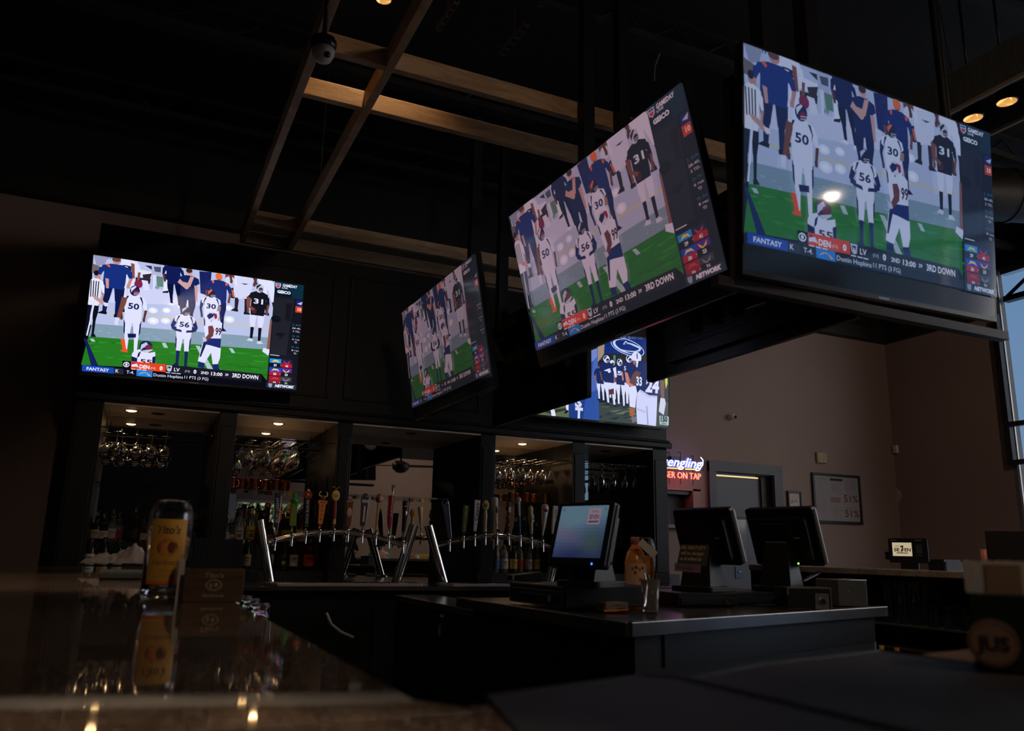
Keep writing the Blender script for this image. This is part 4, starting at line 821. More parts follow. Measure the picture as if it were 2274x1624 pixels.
# ---------------------------------------------------------------- beer towers
YT = 6.02
hm = {}
def M_(n, c, r=.35, me=0.): return mat('handle_'+n, c, r, me)
navy, hgreen, hblack, horange, hgold, hred, hwhite, hcream, hsilver, hbrown, hpurple, hblue = (M_('navy', (.012, .014, .05)), M_('green', (.02, .22, .03)), M_('black', (.012, .013, .014), .25), M_('orange', (.75, .22, .02)), M_('gold', (.60, .42, .10)), M_('red', (.28, .02, .03)), M_('white', (.62, .60, .58)), M_('cream', (.60, .48, .28)), M_('silver', (.6, .6, .62), .2, 1.), M_('brown', (.13, .035, .02)), M_('purple', (.05, .035, .08)), M_('blue', (.04, .14, .45)))
skinp = M_('pink', (.62, .36, .32)); hwood = M_('wood', (.42, .25, .10)); olive = M_('olive', (.14, .2, .02)); dgreen = M_('deep_green', (.02, .07, .012))
def paddle(m, L, w0, w1, d, mm, edge=None):
    """flat board: w0 half width at bottom, w1 at top"""
    vs = [(-w0, -d, 0), (w0, -d, 0), (w0, d, 0), (-w0, d, 0), (-w1, -d, L), (w1, -d, L), (w1, d, L), (-w1, d, L)]
    m.add(vs, [(0, 3, 2, 1), (4, 5, 6, 7), (0, 1, 5, 4), (1, 2, 6, 5), (2, 3, 7, 6), (3, 0, 4, 7)], mm)
    if edge: m.tube([(w0, -d, 0), (w1, -d, L)], .0025, edge, 6)
def vtext(m, t, z, L, d, mm, hgt, up=True):
    """lettering running up the board"""
    o = Vector((0, -d-.0012, z)); m.text(t, o, (0, 0, 1), (-1, 0, 0), hgt, mm, .02, width=L)
def handle_geo(kind, L):
    m = MB()
    if kind == 'budlight': paddle(m, L, .012, .022, .012, navy, hsilver); m.rbox((-.022, -.012, L-.002), (.022, .012, L+.02), .006, navy); vtext(m, 'BUD LIGHT', L*.55, L*.78, .012, hsilver, .020)
    elif kind == 'lime': paddle(m, L*.7, .022, .020, .012, olive); m.ell((0, 0, L*.78), (.028, .02, .03), hgreen); m.ell((0, 0, L*.93), (.016, .012, .03), hgreen); m.box((-.026, -.016, L*.62), (.026, .016, L*.66), hgreen)
    elif kind == 'dos':
        paddle(m, L*.78, .013, .020, .012, hblack); vtext(m, 'DOS EQUIS', L*.42, L*.62, .012, hsilver, .018)
        for i in range(8): t = i*math.pi/4; m.ell((.022*math.cos(t), -.006, L*.86+.022*math.sin(t)), (.011, .006, .011), hred, 8, 6)
        m.ell((0, -.01, L*.86), (.012, .008, .012), horange, 10, 6); m.ell((.004, 0, L*.97), (.012, .01, .014), hgold, 8, 6); m.tube([(-.010, -.012, .0), (.012, -.012, .03)], .002, hgreen, 5); m.tube([(.010, -.012, .0), (-.012, -.012, .03)], .002, hgreen, 5)
    elif kind == 'bock':
        paddle(m, L*.62, .014, .024, .010, horange); m.box((-.032, -.012, L*.62), (.032, .012, L*.72), horange); m.text('SHINER', (0, -.0132, L*.67), (1, 0, 0), (0, 0, 1), .012, ink, .02, width=.05)
        for i, ch in enumerate('BOCK'): m.text(ch, (0, -.0115, L*(.54-.13*i)), (1, 0, 0), (0, 0, 1), .018, hbrown, .03)
        m.ell((0, 0, L*.79), (.02, .014, .022), hbrown, 12, 8)
        for g_ in (-1, 1): m.tube([(g_*.012, 0, L*.84), (g_*.03, 0, L*.87), (g_*.028, .0, L*.96), (g_*.016, -.004, L*1.0)], [.006, .005, .004, .002], hcream, 8)
    elif kind == 'oval':
        m.tube([(0, 0, 0), (0, 0, L*.07), (0, 0, L*.14)], [.008, .012, .009], hgold, 12); m.tube([(0, 0, L*.14), (0, 0, L*.35), (0, 0, L*.62)], [.010, .013, .009], hred, 12); m.ell((0, 0, L*.76), (.030, .008, .040), hgold, 20, 10)
        m.box((-.018, -.0095, L*.77), (.018, -.0075, L*.785), ink); m.box((-.014, -.0095, L*.73), (.014, -.0075, L*.745), ink); m.tube([(0, 0, L*.88), (0, 0, L*.94), (-.012, 0, L*.98), (-.03, 0, L)], .0022, hgold, 6); m.tube([(0, 0, L*.94), (.012, 0, L*.97), (.03, 0, L*.99)], .0022, hgold, 6)
    elif kind == 'banquet':
        paddle(m, L*.75, .016, .024, .012, hbrown); m.ell((0, -.010, L*.42), (.017, .006, .035), hcream, 14, 8); m.text('Coors', (0, -.0175, L*.42), (0, 0, 1), (-1, 0, 0), .014, hred, .03, .2, width=.05)
        m.box((-.026, -.013, L*.72), (.026, .013, L*.78), hbrown); m.text('BANQUET', (0, -.0138, L*.75), (1, 0, 0), (0, 0, 1), .008, hcream, .02, width=.044)
        m.tube([(.018*math.cos(i*.7), 0, L*.87+.018*math.sin(i*.7)) for i in range(10)], .003, hbrown, 6)
    elif kind == 'round_top': paddle(m, L*.88, .016, .026, .014, hpurple, hsilver); m.ell((0, 0, L*.88), (.026, .015, .030), hpurple, 16, 8); m.box((-.027, -.016, L*.70), (.027, .016, L*.80), hsilver); m.box((-.006, -.0155, L*.12), (.006, -.014, L*.60), hcream)
    elif kind == 'face': m.tube([(0, 0, 0), (0, 0, L*.75)], [.009, .013], hwood, 12); m.ell((-.004, 0, L*.87), (.026, .022, .032), hbrown, 14, 8); m.ell((.010, -.010, L*.86), (.020, .016, .026), skinp, 12, 8); m.ell((.026, -.016, L*.85), (.007, .006, .008), skinp, 8, 6); m.ell((.0, .0, L*.96), (.018, .014, .012), hbrown, 10, 6)
    elif kind == 'redhand':
        m.tube([(0, 0, 0), (0, 0, L*.1), (0, 0, L*.2), (0, 0, L*.75)], [.010, .016, .020, .022], hred, 10); vtext(m, 'Amber', L*.45, L*.4, .022, hsilver, .014)
        m.tube([(.008, 0, L*.75), (.010, 0, L*.86)], .006, hsilver, 8)
        m.ell((.010, 0, L*.89), (.012, .007, .012), hsilver, 10, 6)
        for i in range(4): m.tube([(.001+i*.006, 0, L*.90), (-.001+i*.0075, -.002, L*(.965+.015*(i in (1, 2)))), (.001+i*.0075, -.006, L*(.985+.015*(i in (1, 2))))], [.0032, .003, .0024], hsilver, 6)
    elif kind == 'pint': m.tube([(0, 0, 0), (0, 0, L*.5), (0, 0, L*.97), (0, 0, L)], [.014, .020, .028, .026], hblack, 16); m.box((-.020, -.030, L*.8), (.020, -.024, L*.83), hsilver); m.ell((0, -.022, L*.58), (.010, .004, .03), hsilver, 10, 6)
    elif kind == 'silverline': paddle(m, L*.85, .013, .026, .012, hpurple, hsilver); m.tube([(-.026, -.0, L*.85), (-.014, 0, L*.97), (.014, 0, L), (.028, 0, L*.9), (.02, 0, L*.4), (.013, 0, 0)], .004, hsilver, 8); m.ell((0, 0, L*.88), (.022, .014, .022), hblack, 12, 6)
    elif kind == 'cider':
        paddle(m, L*.85, .018, .026, .012, dgreen); vtext(m, 'EASTCIDERS', L*.40, L*.66, .012, hgold, .016)
        m.add([(-.012, -.0135, L*.76), (.012, -.0135, L*.76), (0, -.0135, L*.86)], [(0, 1, 2)], hgold); paddle(m, L*.04, .02, .02, .01, dgreen)
    elif kind == 'coors': paddle(m, L, .012, .024, .010, hwhite); vtext(m, 'Coors', L*.62, L*.58, .010, hred, .030); m.text('LIGHT', (0, -.0115, L*.22), (1, 0, 0), (0, 0, 1), .006, ink, .02, width=.02)
    elif kind == 'cream': m.tube([(0, 0, 0), (0, 0, L*.15), (0, 0, L*.5), (0, 0, L*.68)], [.015, .011, .016, .010], hcream, 14); m.lathe([(0, 0), (.018, L*.02), (.028, L*.1), (.028, L*.2), (.016, L*.3), (0, L*.32)], hgold, (0, 0, L*.68), 6, .5, False); m.ell((0, -.013, L*.83), (.013, .004, .018), M_('inlay', (.05, .06, .07)), 12, 6)
    elif kind == 'bat': m.tube([(0, 0, 0), (0, 0, L*.15), (0, 0, L*.7), (0, 0, L*.93), (0, 0, L*.985), (0, 0, L)], [.008, .010, .021, .026, .020, .004], hwhite, 18); m.tube([(0, 0, L*.13), (0, 0, L*.15)], .0115, hred, 14); m.box((-.010, -.027, L*.55), (.010, -.019, L*.57), ink); m.box((-.010, -.027, L*.60), (.010, -.019, L*.62), ink); m.box((-.004, -.027, L*.5), (.004, -.018, L*.7), ink)
    elif kind == 'carved':
        for i, (r_, z) in enumerate(((.014, .06), (.020, .2), (.014, .33), (.019, .46), (.015, .6), (.020, .75), (.017, .9))): m.ell((.004*(-1)**i, 0, L*z), (r_, r_*.9, L*.10), hbrown, 10, 6)
        m.box((-.004, -.024, L*.62), (.014, -.018, L*.80), hwhite)
    elif kind == 'ball': m.tube([(0, 0, 0), (0, 0, L*.48)], [.006, .010], hblue, 12); m.tube([(0, 0, L*.48), (0, 0, L*.86)], [.010, .013], hwhite, 12); m.ell((0, 0, L*.91), .023, hwhite, 18, 12)
    elif kind == 'statue': m.tube([(0, 0, 0), (0, 0, L*.3), (0, 0, L*.55), (0, 0, L*.78)], [.012, .016, .022, .020], hcream, 12); m.ell((0, 0, L*.88), (.024, .020, .030), hcream, 14, 8); m.box((-.006, -.026, L*.42), (.018, -.018, L*.7), hwhite); m.box((-.004, -.028, L*.5), (.016, -.026, L*.56), horange)
    elif kind == 'chalice': m.tube([(0, 0, 0), (0, 0, L*.2), (0, 0, L*.5), (0, 0, L*.9), (0, 0, L*.98), (0, 0, L)], [.007, .010, .020, .030, .022, .005], hwhite, 18); m.ell((0, -.024, L*.80), (.018, .007, .016), hred, 12, 6); m.tube([(.010, -.006, L*.1), (.021, -.008, L*.5), (.031, -.01, L*.88)], .002, hgold, 6)
    elif kind == 'ultra': paddle(m, L, .017, .021, .012, hwhite); m.box((.017, -.012, 0), (.024, .012, L), hred); vtext(m, 'ULTRA', L*.72, L*.32, .012, hred, .018); vtext(m, 'MICHELOB', L*.28, L*.3, .012, hred, .010)
    return m
def tower(label, legs, rail, peak, taps):
    t = thing('beer_tower', label, 'beer tower', ((legs[0]+legs[1])/2, YT, ZB)); o0 = t.location
    for (b, tp) in zip(legs[:2], legs[2]):
        m = MB(); m.tube([Vector((b, YT, ZB))-o0, Vector((tp, YT, 1.392))-o0], .036, chrome, 24); m.build('leg', t)
        m = MB(); m.lathe([(.062, 0), (.062, .006), (.045, .014), (.038, .02)], chrome, (b-o0.x, 0, 0), 24); m.build('leg_flange', t)
    def rz(x): u = (x-rail[0])/(rail[1]-rail[0]); return rail[2]+(peak-rail[2])*(1-(2*u-1)**2)
    n = 24; pts = [(rail[0]+(rail[1]-rail[0])*i/n-o0.x, 0, rz(rail[0]+(rail[1]-rail[0])*i/n)-o0.z) for i in range(n+1)]
    m = MB(); m.tube(pts, .021, chrome, 16); m.build('rail', t)
    for (xb, yb, xt, yt, kind, lab) in taps:
        pb, pt = at(xb, yb, Y=YT-.05), at(xt, yt, Y=YT-.05); x = pb.x; z = rz(x)
        m = MB()
        m.tube([(x, YT-.015, z), (x, YT-.055, z)], .013, chrome, 12); m.tube([(x, YT-.05, z+.005), (x, YT-.062, z-.02), (x, YT-.066, z-.065)], [.010, .008, .007], chrome, 10); m.lathe([(.009, 0), (.014, .008), (.014, .02), (.007, .03), (.006, max(pb.z-z-.005, .034))], chrome, (x, YT-.05, z+.005), 12)
        m.tube([(x, YT+.015, z), (x, YT+.045, z), (x, YT+.05, z-.03)], .009, chrome, 8)
        m.v = [tuple(Vector(v)-o0) for v in m.v]; f = m.build('faucet', t)
        L = (pt-pb).length; h = handle_geo(kind, L).build('tap_handle', f, label=lab)
        h.location = pb-o0; d = (pt-pb).normalized(); h.rotation_euler = (0, math.atan2(d.x, d.z), 0)
    return t
tower('chrome beer tower on the left, arched rail with ten taps, left of the central column', (.94, 1.85, (.83, 1.97)), (.90, 1.91, 1.235), 1.322, [
    (613, 1172, 617, 1101, 'budlight', 'dark blue tap handle with silver lettering up it'), (650, 1168, 656, 1097, 'lime', 'green tap handle'), (680, 1171, 684, 1088, 'dos', 'black tap handle topped with a red flower'),
    (711, 1164, 719, 1092, 'bock', 'orange tap handle with curled horns'), (742, 1165, 747, 1081, 'oval', 'yellow oval medallion on a red stem'), (773, 1169, 778, 1096, 'banquet', 'brown tap handle with a cream oval'),
    (805, 1168, 812, 1096, 'round_top', 'dark rounded tap handle with a silver band'), (835, 1177, 843, 1097, 'face', 'tap handle carved as a face in profile'), (864, 1173, 871, 1077, 'redhand', 'red tap handle topped by a silver hand'), (896, 1182, 902, 1113, 'pint', 'black glossy tap handle with a silver mark')])
tower('chrome beer tower on the right, arched rail with ten taps, right of centre', (2.24, 3.14, (2.09, 3.25)), (2.15, 3.19, 1.235), 1.325, [
    (998, 1196, 987, 1107, 'silverline', 'purple tap handle edged in silver, leaning left'), (1029, 1184, 1036, 1112, 'cider', 'dark green tap handle with gold lettering'), (1054, 1180, 1060, 1111, 'coors', 'white tap handle with red script'),
    (1077, 1181, 1079, 1111, 'cream', 'cream tap handle with a faceted gold head'), (1103, 1176, 1099, 1104, 'bat', 'white club-shaped tap handle'), (1129, 1181, 1128, 1113, 'carved', 'dark carved tap handle with a small white tag'),
    (1155, 1186, 1151, 1103, 'ball', 'tap handle with a blue base, white shaft and white ball'), (1180, 1186, 1178, 1124, 'statue', 'cream statue-shaped tap handle'), (1205, 1190, 1211, 1120, 'chalice', 'white flaring tap handle with a red crest'), (1229, 1186, 1234, 1124, 'ultra', 'white and red rectangular tap handle')])
# stainless drip trays under the towers
for (a, b, l) in ((.88, 2.02, 'stainless drip tray under the left beer tower'), (2.14, 3.35, 'stainless drip tray under the right beer tower')):
    t = thing('drip_tray', l, 'drip tray', (a, 5.80, ZB+.0005))
    w_ = b-a; pts = [(.0, .03), (.06, -.07), (w_-.06, -.07), (w_, .03), (w_, .14), (0, .14)]
    m = MB(); m.prism(pts, 0, .022, mat('tray_steel', (.42, .38, .35), .38, .75)); m.build('pan', t, bevel=.003)
    m = MB()
    for i in range(36): x = .05+(w_-.1)*i/36; m.box((x, .0, .022), (x+.008, .12, .025), dk_metal)
    m.build('grille', t)
m = MB(); m.tube([at(725, 1362, Y=5.2), at(735, 1386, Y=5.2), at(757, 1404, Y=5.2), at(785, 1416, Y=5.2)], .009, mat('hose_grey', (.35, .35, .33), .4), 10); tag(m.build('drain_hose'), 'curved pale hose end standing out of the dark below the left beer tower', 'hose')
# ---------------------------------------------------------------- the granite bar
def granite(name, c1, c2, pool_edge=None, rough=.10):
    m = bpy.data.materials.new(name); m.use_nodes = True; n = m.node_tree.nodes; L = m.node_tree.links; b = n['Principled BSDF']
    t = n.new('ShaderNodeTexCoord')
    def noise(sc_, det=6, dis=0.): q = n.new('ShaderNodeTexNoise'); q.inputs['Scale'].default_value = sc_; q.inputs['Detail'].default_value = det; q.inputs['Distortion'].default_value = dis; L.new(t.outputs['Object'], q.inputs['Vector']); return q
    def ramp(src, p0, p1, a, c_): r = n.new('ShaderNodeValToRGB'); r.color_ramp.elements[0].position = p0; r.color_ramp.elements[1].position = p1; r.color_ramp.elements[0].color = (*a, 1); r.color_ramp.elements[1].color = (*c_, 1); L.new(src, r.inputs[0]); return r
    A = ramp(noise(9, 8, .8).outputs['Fac'], .35, .65, c1, c2); sp = ramp(noise(160, 2).outputs['Fac'], .60, .66, (0, 0, 0), (1, 1, 1)); sd = ramp(noise(90, 2).outputs['Fac'], .33, .38, (1, 1, 1), (0, 0, 0))
    def mix(f, a, c_): x = n.new('ShaderNodeMix'); x.data_type = 'RGBA'; L.new(f, x.inputs[0]); L.new(a, x.inputs[6]) if not isinstance(a, tuple) else None; x.inputs[7].default_value = (*c_, 1); return x
    o1 = mix(sp.outputs[0], A.outputs[0], (.42, .36, .30)); o2 = mix(sd.outputs[0], o1.outputs[2], (.03, .025, .02)); out = o2.outputs[2]
    if pool_edge:                                    # bright edge of a light pool, painted across the slab: (point, direction, half width)
        p, q, hw = pool_edge; d = (q-p).normalized(); nn = Vector((-d.y, d.x, 0))
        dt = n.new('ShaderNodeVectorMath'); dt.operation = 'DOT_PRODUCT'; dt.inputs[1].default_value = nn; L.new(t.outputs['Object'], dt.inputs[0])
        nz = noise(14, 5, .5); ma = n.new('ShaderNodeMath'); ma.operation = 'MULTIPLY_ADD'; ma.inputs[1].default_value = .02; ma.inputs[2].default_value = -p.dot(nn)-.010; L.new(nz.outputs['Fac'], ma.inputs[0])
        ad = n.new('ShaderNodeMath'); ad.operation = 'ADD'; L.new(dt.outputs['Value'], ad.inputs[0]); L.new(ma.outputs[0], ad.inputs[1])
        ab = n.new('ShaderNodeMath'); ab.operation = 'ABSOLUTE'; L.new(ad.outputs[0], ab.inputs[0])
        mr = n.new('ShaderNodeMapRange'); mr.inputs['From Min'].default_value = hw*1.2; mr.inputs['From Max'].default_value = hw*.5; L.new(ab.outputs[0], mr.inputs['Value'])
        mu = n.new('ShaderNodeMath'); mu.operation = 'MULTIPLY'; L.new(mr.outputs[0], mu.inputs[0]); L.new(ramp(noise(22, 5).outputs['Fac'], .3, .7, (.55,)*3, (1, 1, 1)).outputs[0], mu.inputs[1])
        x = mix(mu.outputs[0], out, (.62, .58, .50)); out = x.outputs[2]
    L.new(out, b.inputs['Base Color']); b.inputs['Roughness'].default_value = rough; return m
ZT = 1.07
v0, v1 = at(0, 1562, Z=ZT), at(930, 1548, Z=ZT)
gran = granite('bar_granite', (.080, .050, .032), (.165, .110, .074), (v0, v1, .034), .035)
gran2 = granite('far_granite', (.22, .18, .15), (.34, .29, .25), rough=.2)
bar = thing('bar_counter', 'long polished brown granite bar in the foreground with a painted band of light across it', 'bar', (0, 0, 0))
xb0, xb1 = -.52, .27
n1, n2 = at(1000, 1570, Z=ZT), at(2150, 1440, Z=ZT); e = n2+(n2-n1)*2.8
top = [(xb0, -1.2), (4.6, -1.2), (4.6, min(e.y, 1.7)), (n2.x, n2.y), (xb1+.03, n1.y), (xb1, n1.y+.04), (xb1, 5.66), (xb0, 5.66)]
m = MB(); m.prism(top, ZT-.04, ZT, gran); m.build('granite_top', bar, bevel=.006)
m = MB(); m.prism([(xb0+.22, -.9), (4.5, -.9), (4.5, 1.3), (n2.x, n2.y-.08), (xb1-.02, n1.y-.08), (xb1-.03, 5.6), (xb0+.22, 5.6)], .0, ZT-.041, cab_black); m.build('bar_front', bar)
m = MB(); m.box((xb1-.03, 1.2, .90), (xb1+.20, 5.5, .93), steel); m.box((xb1-.03, 1.2, .70), (xb1+.18, 5.5, .72), steel); m.build('speed_rail', bar)
# black rubber mats on the near leg
mat_rub = mat('rubber_mat', (.011, .0115, .012), .55, bump=(300, .3))
def bar_mat(pxs, z, label):
    pts = [at(x, y, Z=z) for x, y in pxs]; o = thing('bar_mat', label, 'mat', pts[0], 0, 'black rubber bar mats')
    q = [(p.x-pts[0].x, p.y-pts[0].y) for p in pts][::-1]
    m = MB(); m.prism(q, 0, .003, mat_rub); m.build('mat_base', o)
    m = MB()
    for a, b in zip(q, q[1:]+q[:1]): m.tube([(a[0], a[1], .003), (b[0], b[1], .003)], .0022, mat_rub, 6)
    m.build('raised_rim', o)
    return o
bar_mat([(1085, 1556), (1424, 1508), (1500, 1512), (2100, 1660), (2000, 1900), (1500, 1900), (1230, 1720)], ZT+.0003, 'black rubber mat on the near leg of the bar, lower middle of view')
bar_mat([(1690, 1482), (1962, 1451), (2300, 1500), (2500, 1800), (2110, 1655), (1530, 1515)], ZT+.0003, 'black rubber mat on the bar just left of the round-emblem napkin holder')

# ---- bottle holder, napkin caddy, towel
def arc_label(m, r, a0, a1, z0, z1, mm, n=18, cy=0):
    vs = []; fs = []
    for i in range(n+1): t = a0+(a1-a0)*i/n; vs += [(r*math.sin(t), -r*math.cos(t), z0), (r*math.sin(t), -r*math.cos(t), z1)]
    for i in range(n): fs.append((2*i, 2*i+2, 2*i+3, 2*i+1))
    m.add(vs, fs, mm, True)
def arc_text(m, t, r, zc, h, mm, bold=.02, shear=0., width=None):
    v, f = text_geo(t, bold, shear); k = h if not width else width/(v[:, 0].max()-v[:, 0].min())
    m.add([(r*math.sin(x*k/r), -r*math.cos(x*k/r), zc+y*h) for x, y in v], f, mm)
def arc_ell(m, r, cx, zc, rx, rz_, mm, n=24):
    m.add([(r*math.sin((cx+rx*math.cos(2*math.pi*i/n))/r), -r*math.cos((cx+rx*math.cos(2*math.pi*i/n))/r), zc+rz_*math.sin(2*math.pi*i/n)) for i in range(n)], [tuple(range(n))], mm)
p = at(360, 1330, Z=ZT); r = .056
o = thing('straw_jar', 'clear cut-off bottle with a big orange-yellow label standing on the granite bar', 'bottle', p, math.atan2(-p.x, p.y)+.06)
o.rotation_euler[2] = -math.atan2(p.x, p.y)-.02
m = MB(); m.lathe([(0, .004), (r*.93, 0), (r, .006), (r, .205), (r*.97, .225), (r*.86, .243), (r*.72, .252), (r*.70, .258), (r*.655, .258), (r*.67, .250), (r*.82, .240), (r*.93, .222), (r*.955, .205), (r*.955, .014), (0, .012)], glass, n=40); m.build('glass_body', o)
lab_or = mat('label_orange_yellow', (.72, .36, .045), .55, var=(14, (.66, .31, .035), .4)); lab_red = mat('label_orange_red', (.75, .16, .02), .55); oval_br = mat('oval_brown', (.16, .035, .02), .55); ob2 = mat('oval_orange', (.62, .13, .04), .55); ink_b = mat('ink_brown', (.10, .06, .02), .6)
m = MB(); R1 = r+.0006; arc_label(m, R1, -.86, .86, .038, .205, lab_or); arc_label(m, R1+.0002, -.86, .86, .038, .046, lab_red)
arc_text(m, "Tito's", R1+.0005, .178, .021, ink_b, .03, .25, width=.060)
arc_ell(m, R1+.0004, 0, .132, .026, .021, oval_br); arc_ell(m, R1+.0006, 0, .132, .022, .017, ob2); arc_ell(m, R1+.0008, .010, .132, .010, .015, oval_br); m2 = R1+.0009
m.add([(m2*math.sin(x/m2), -m2*math.cos(x/m2), z) for x, z in ((-.014, .120), (-.004, .120), (-.004, .136), (-.007, .143), (-.007, .148), (-.011, .148), (-.011, .143), (-.014, .136))], [tuple(range(8))], mat('oval_light', (.8, .22, .08), .5))
arc_text(m, 'Handmade', R1+.0005, .095, .015, ink_b, .0, .25, width=.070); arc_text(m, 'VODKA', R1+.0005, .074, .007, mat('ink_tan', (.35, .2, .05), .6), .0, 0, width=.036)
for z in (.062, .056): arc_label(m, R1+.0003, -.5, .5, z, z+.001, mat('ink_tan', (.35, .2, .05), .6))
m.build('printed_label', o)
p = at(471, 1338, Z=ZT); wood_box = mat('stained_wood', (.10, .052, .02), .5, var=(7, (.055, .028, .012), .8, (1, 1, 9)))
o = thing('napkin_caddy', 'dark wooden caddy with pale branding holding black napkins behind the labelled bottle', 'napkin holder', (p.x, p.y, ZT), -math.atan2(p.x, p.y))
m = MB(); m.box((-.072, 0, 0), (.072, .008, .082), wood_box); m.box((-.072, .092, 0), (.072, .10, .082), wood_box); m.box((-.072, .008, 0), (-.064, .092, .06), wood_box); m.box((.064, .008, 0), (.072, .092, .06), wood_box); m.box((-.064, .008, 0), (.064, .092, .008), wood_box); m.build('box', o, bevel=.0015)
m = MB(); brand = mat('burnt_print', (.34, .24, .15), .6); pl2 = lambda t, x, z, h, w_=None, sh=0.: m.text(t, (x, -.0006, z), (1, 0, 0), (0, 0, 1), h, brand, .02, sh, w_)
pl2("Tito's", 0, .066, .012, .046, .25); pl2('Handmade', 0, .017, .008, .052, .2)
m.add([(.020*math.cos(i*math.pi/12), -.0005, .042+.014*math.sin(i*math.pi/12)) for i in range(24)], [tuple(range(24))], brand)
m.add([(.016*math.cos(i*math.pi/12), -.0007, .042+.011*math.sin(i*math.pi/12)) for i in range(24)], [tuple(range(24))], wood_box); m.box((-.010, -.0012, .034), (-.004, -.0008, .046), brand); m.ell((.005, -.001, .042), (.005, .0005, .006), brand, 10, 4)
m.build('branded_print', o)
m = MB(); napk = mat('napkin_black', (.012, .015, .022), .8); rq = random.Random(2)
for i in range(16): x = -.062+.0078*i; t = rq.uniform(-.003, .003); m.box((x, .012+t, .008), (x+.0066, .088+t, .158+rq.uniform(-.002, .003)), napk)
m.build('black_napkins', o); m = MB(); m.box((-.088, .03, .0), (-.074, .08, .105), mat('napkin_white', (.6, .55, .5), .85)); m.build('white_napkins', o)
# towel
def crumple(name, nx, ny, sx2, sy2, hfun, mm, parent=None, th=.003):
    vs = []; fs = []
    for j in range(ny+1):
        for i in range(nx+1):
            u, v = i/nx, j/ny; vs.append(((u-.5)*sx2, (v-.5)*sy2, hfun(u, v)))
    for j in range(ny):
        for i in range(nx): a = j*(nx+1)+i; fs.append((a, a+1, a+nx+2, a+nx+1))
    m = MB(); m.add(vs, fs, mm, True); o = m.build(name, parent); s_ = o.modifiers.new('thick', 'SOLIDIFY'); s_.thickness = th; s_.offset = 1
    return o
from mathutils import noise as mn
def hcloth(u, v):
    e = min(u, 1-u, v, 1-v); b = min(1, e*5)**.6
    return (.006+.055*b*(.30+.70*math.exp(-((u-.70)**2)/.04))*(1+.9*mn.noise(Vector((u*5, v*4, 1))))+.030*abs(mn.noise(Vector((u*11, v*8, 4))))+.012*abs(mn.noise(Vector((u*24, v*20, 7)))))*(.15+.85*b)
p = at(262, 1268, Z=ZT); o = crumple('bar_towel', 46, 30, .36, .26, hcloth, mat('towel_white', (.50, .42, .35), .9, bump=(160, .4)))
o.location = (p.x, p.y+.1, ZT+.035); tag(o, 'crumpled off-white towel heaped on the folded black mat at the far left of the bar', 'towel')
p = at(283, 1289, Z=ZT); o = thing('folded_mat', 'black ribbed rubber mat folded under the white towel', 'mat', (p.x, p.y+.1, ZT))
m = MB(); m.rbox((-.10, -.10, 0), (.15, .16, .034), .012, mat_rub, axis=0)
m.build('fold', o); m = MB()
for i in range(26): m.box((-.095+i*.0094, -.1012, .008), (-.091+i*.0094, -.099, .031), mat('rib_grey', (.06, .06, .06), .5))
m.build('ribs', o)
# upturned plastic tumblers on the inner rail
for i, (x, y, l) in enumerate(((541, 1322, 'upturned clear tumbler at the back of the row beside the napkin caddy'), (563, 1328, 'upturned clear tumbler in the middle of the row beside the napkin caddy'), (578, 1340, 'upturned clear tumbler nearest in the row past the bar edge'))):
    q = at(x, y, Z=1.03); o = thing('tumbler', l, 'glass', (min(max(q.x, .34), .42), q.y, .9301), 0, 'upturned tumblers')
    m = MB(); m.lathe([(.041, 0), (.040, .01), (.034, .085), (.031, .098), (.0, .099), (0, .094), (.029, .093), (.038, .01), (.039, 0)], glass, n=24); m.build('tumbler_wall', o)
    m = MB(); m.lathe([(.0415, 0), (.043, .003), (.0415, .007)], glass, n=24); m.build('tumbler_rim', o)

# ---------------------------------------------------------------- service station with the tills
ZC0 = 1.0
stain = mat('worktop_steel', (.22, .21, .20), .24, .9, var=(5, (.17, .16, .16), .4))
c0, c1 = Vector((1.44, 2.22, 0)), Vector((3.14, 2.73, 0)); c2, c3 = Vector((3.0, 3.55, 0)), Vector((1.39, 3.55, 0))
st = thing('service_station', 'black service counter with steel edge carrying the tills, its corner pointing at the viewer', 'counter', (2.3, 3.0, 0))
poly = [(c.x, c.y) for c in (c0, c1, c2, c3)]
def shrink(pts, k): cx = sum(p[0] for p in pts)/len(pts); cy = sum(p[1] for p in pts)/len(pts); return [(cx+(a-cx)*k, cy+(b-cy)*k) for a, b in pts]
m = MB(); m.prism(poly, ZC0-.035, ZC0, mat('worktop_dark', (.035, .03, .028), .22)); prt(m, 'worktop', st)
m = MB()
for a, b in ((c0, c1), (c3, c0)):
    d = (b-a).normalized(); nn = Vector((d.y, -d.x, 0))
    pts = [a+nn*.012, b+nn*.012, b-nn*.03, a-nn*.03]; m.prism([(p_.x, p_.y) for p_ in pts], ZC0-.04, ZC0+.004, stain)
prt(m, 'steel_edge', st, bevel=.003)
m = MB(); m.prism(shrink(poly, .93), 0, ZC0-.035, cab_black); prt(m, 'cabinet', st)
a, b = c0.lerp(c1, .12), c0.lerp(c1, .97); d = (b-a).normalized(); nn = Vector((-d.y, d.x, 0))
m = MB(); q = [a+nn*.03, b+nn*.03, b+nn*.05, a+nn*.05]; m.prism([(p_.x, p_.y) for p_ in q], ZC0-.15, ZC0-.041, mat('apron_steel', (.05, .05, .052), .3, .8)); prt(m, 'steel_apron', st)
m = MB(); m.box(tuple(c1+Vector((-.05, .04, .0))), tuple(c1+Vector((-.03, .06, ZC0-.041))), chrome); prt(m, 'leg', st)
cl = thing('undercounter_cooler', 'low black cooler with steel top between the left beer tower and the tills', 'cooler', (1.9, 4.7, 0))
m = MB(); m.box((1.74, 3.85, 0), (2.02, 5.62, .86), cab_black); prt(m, 'cabinet', cl)
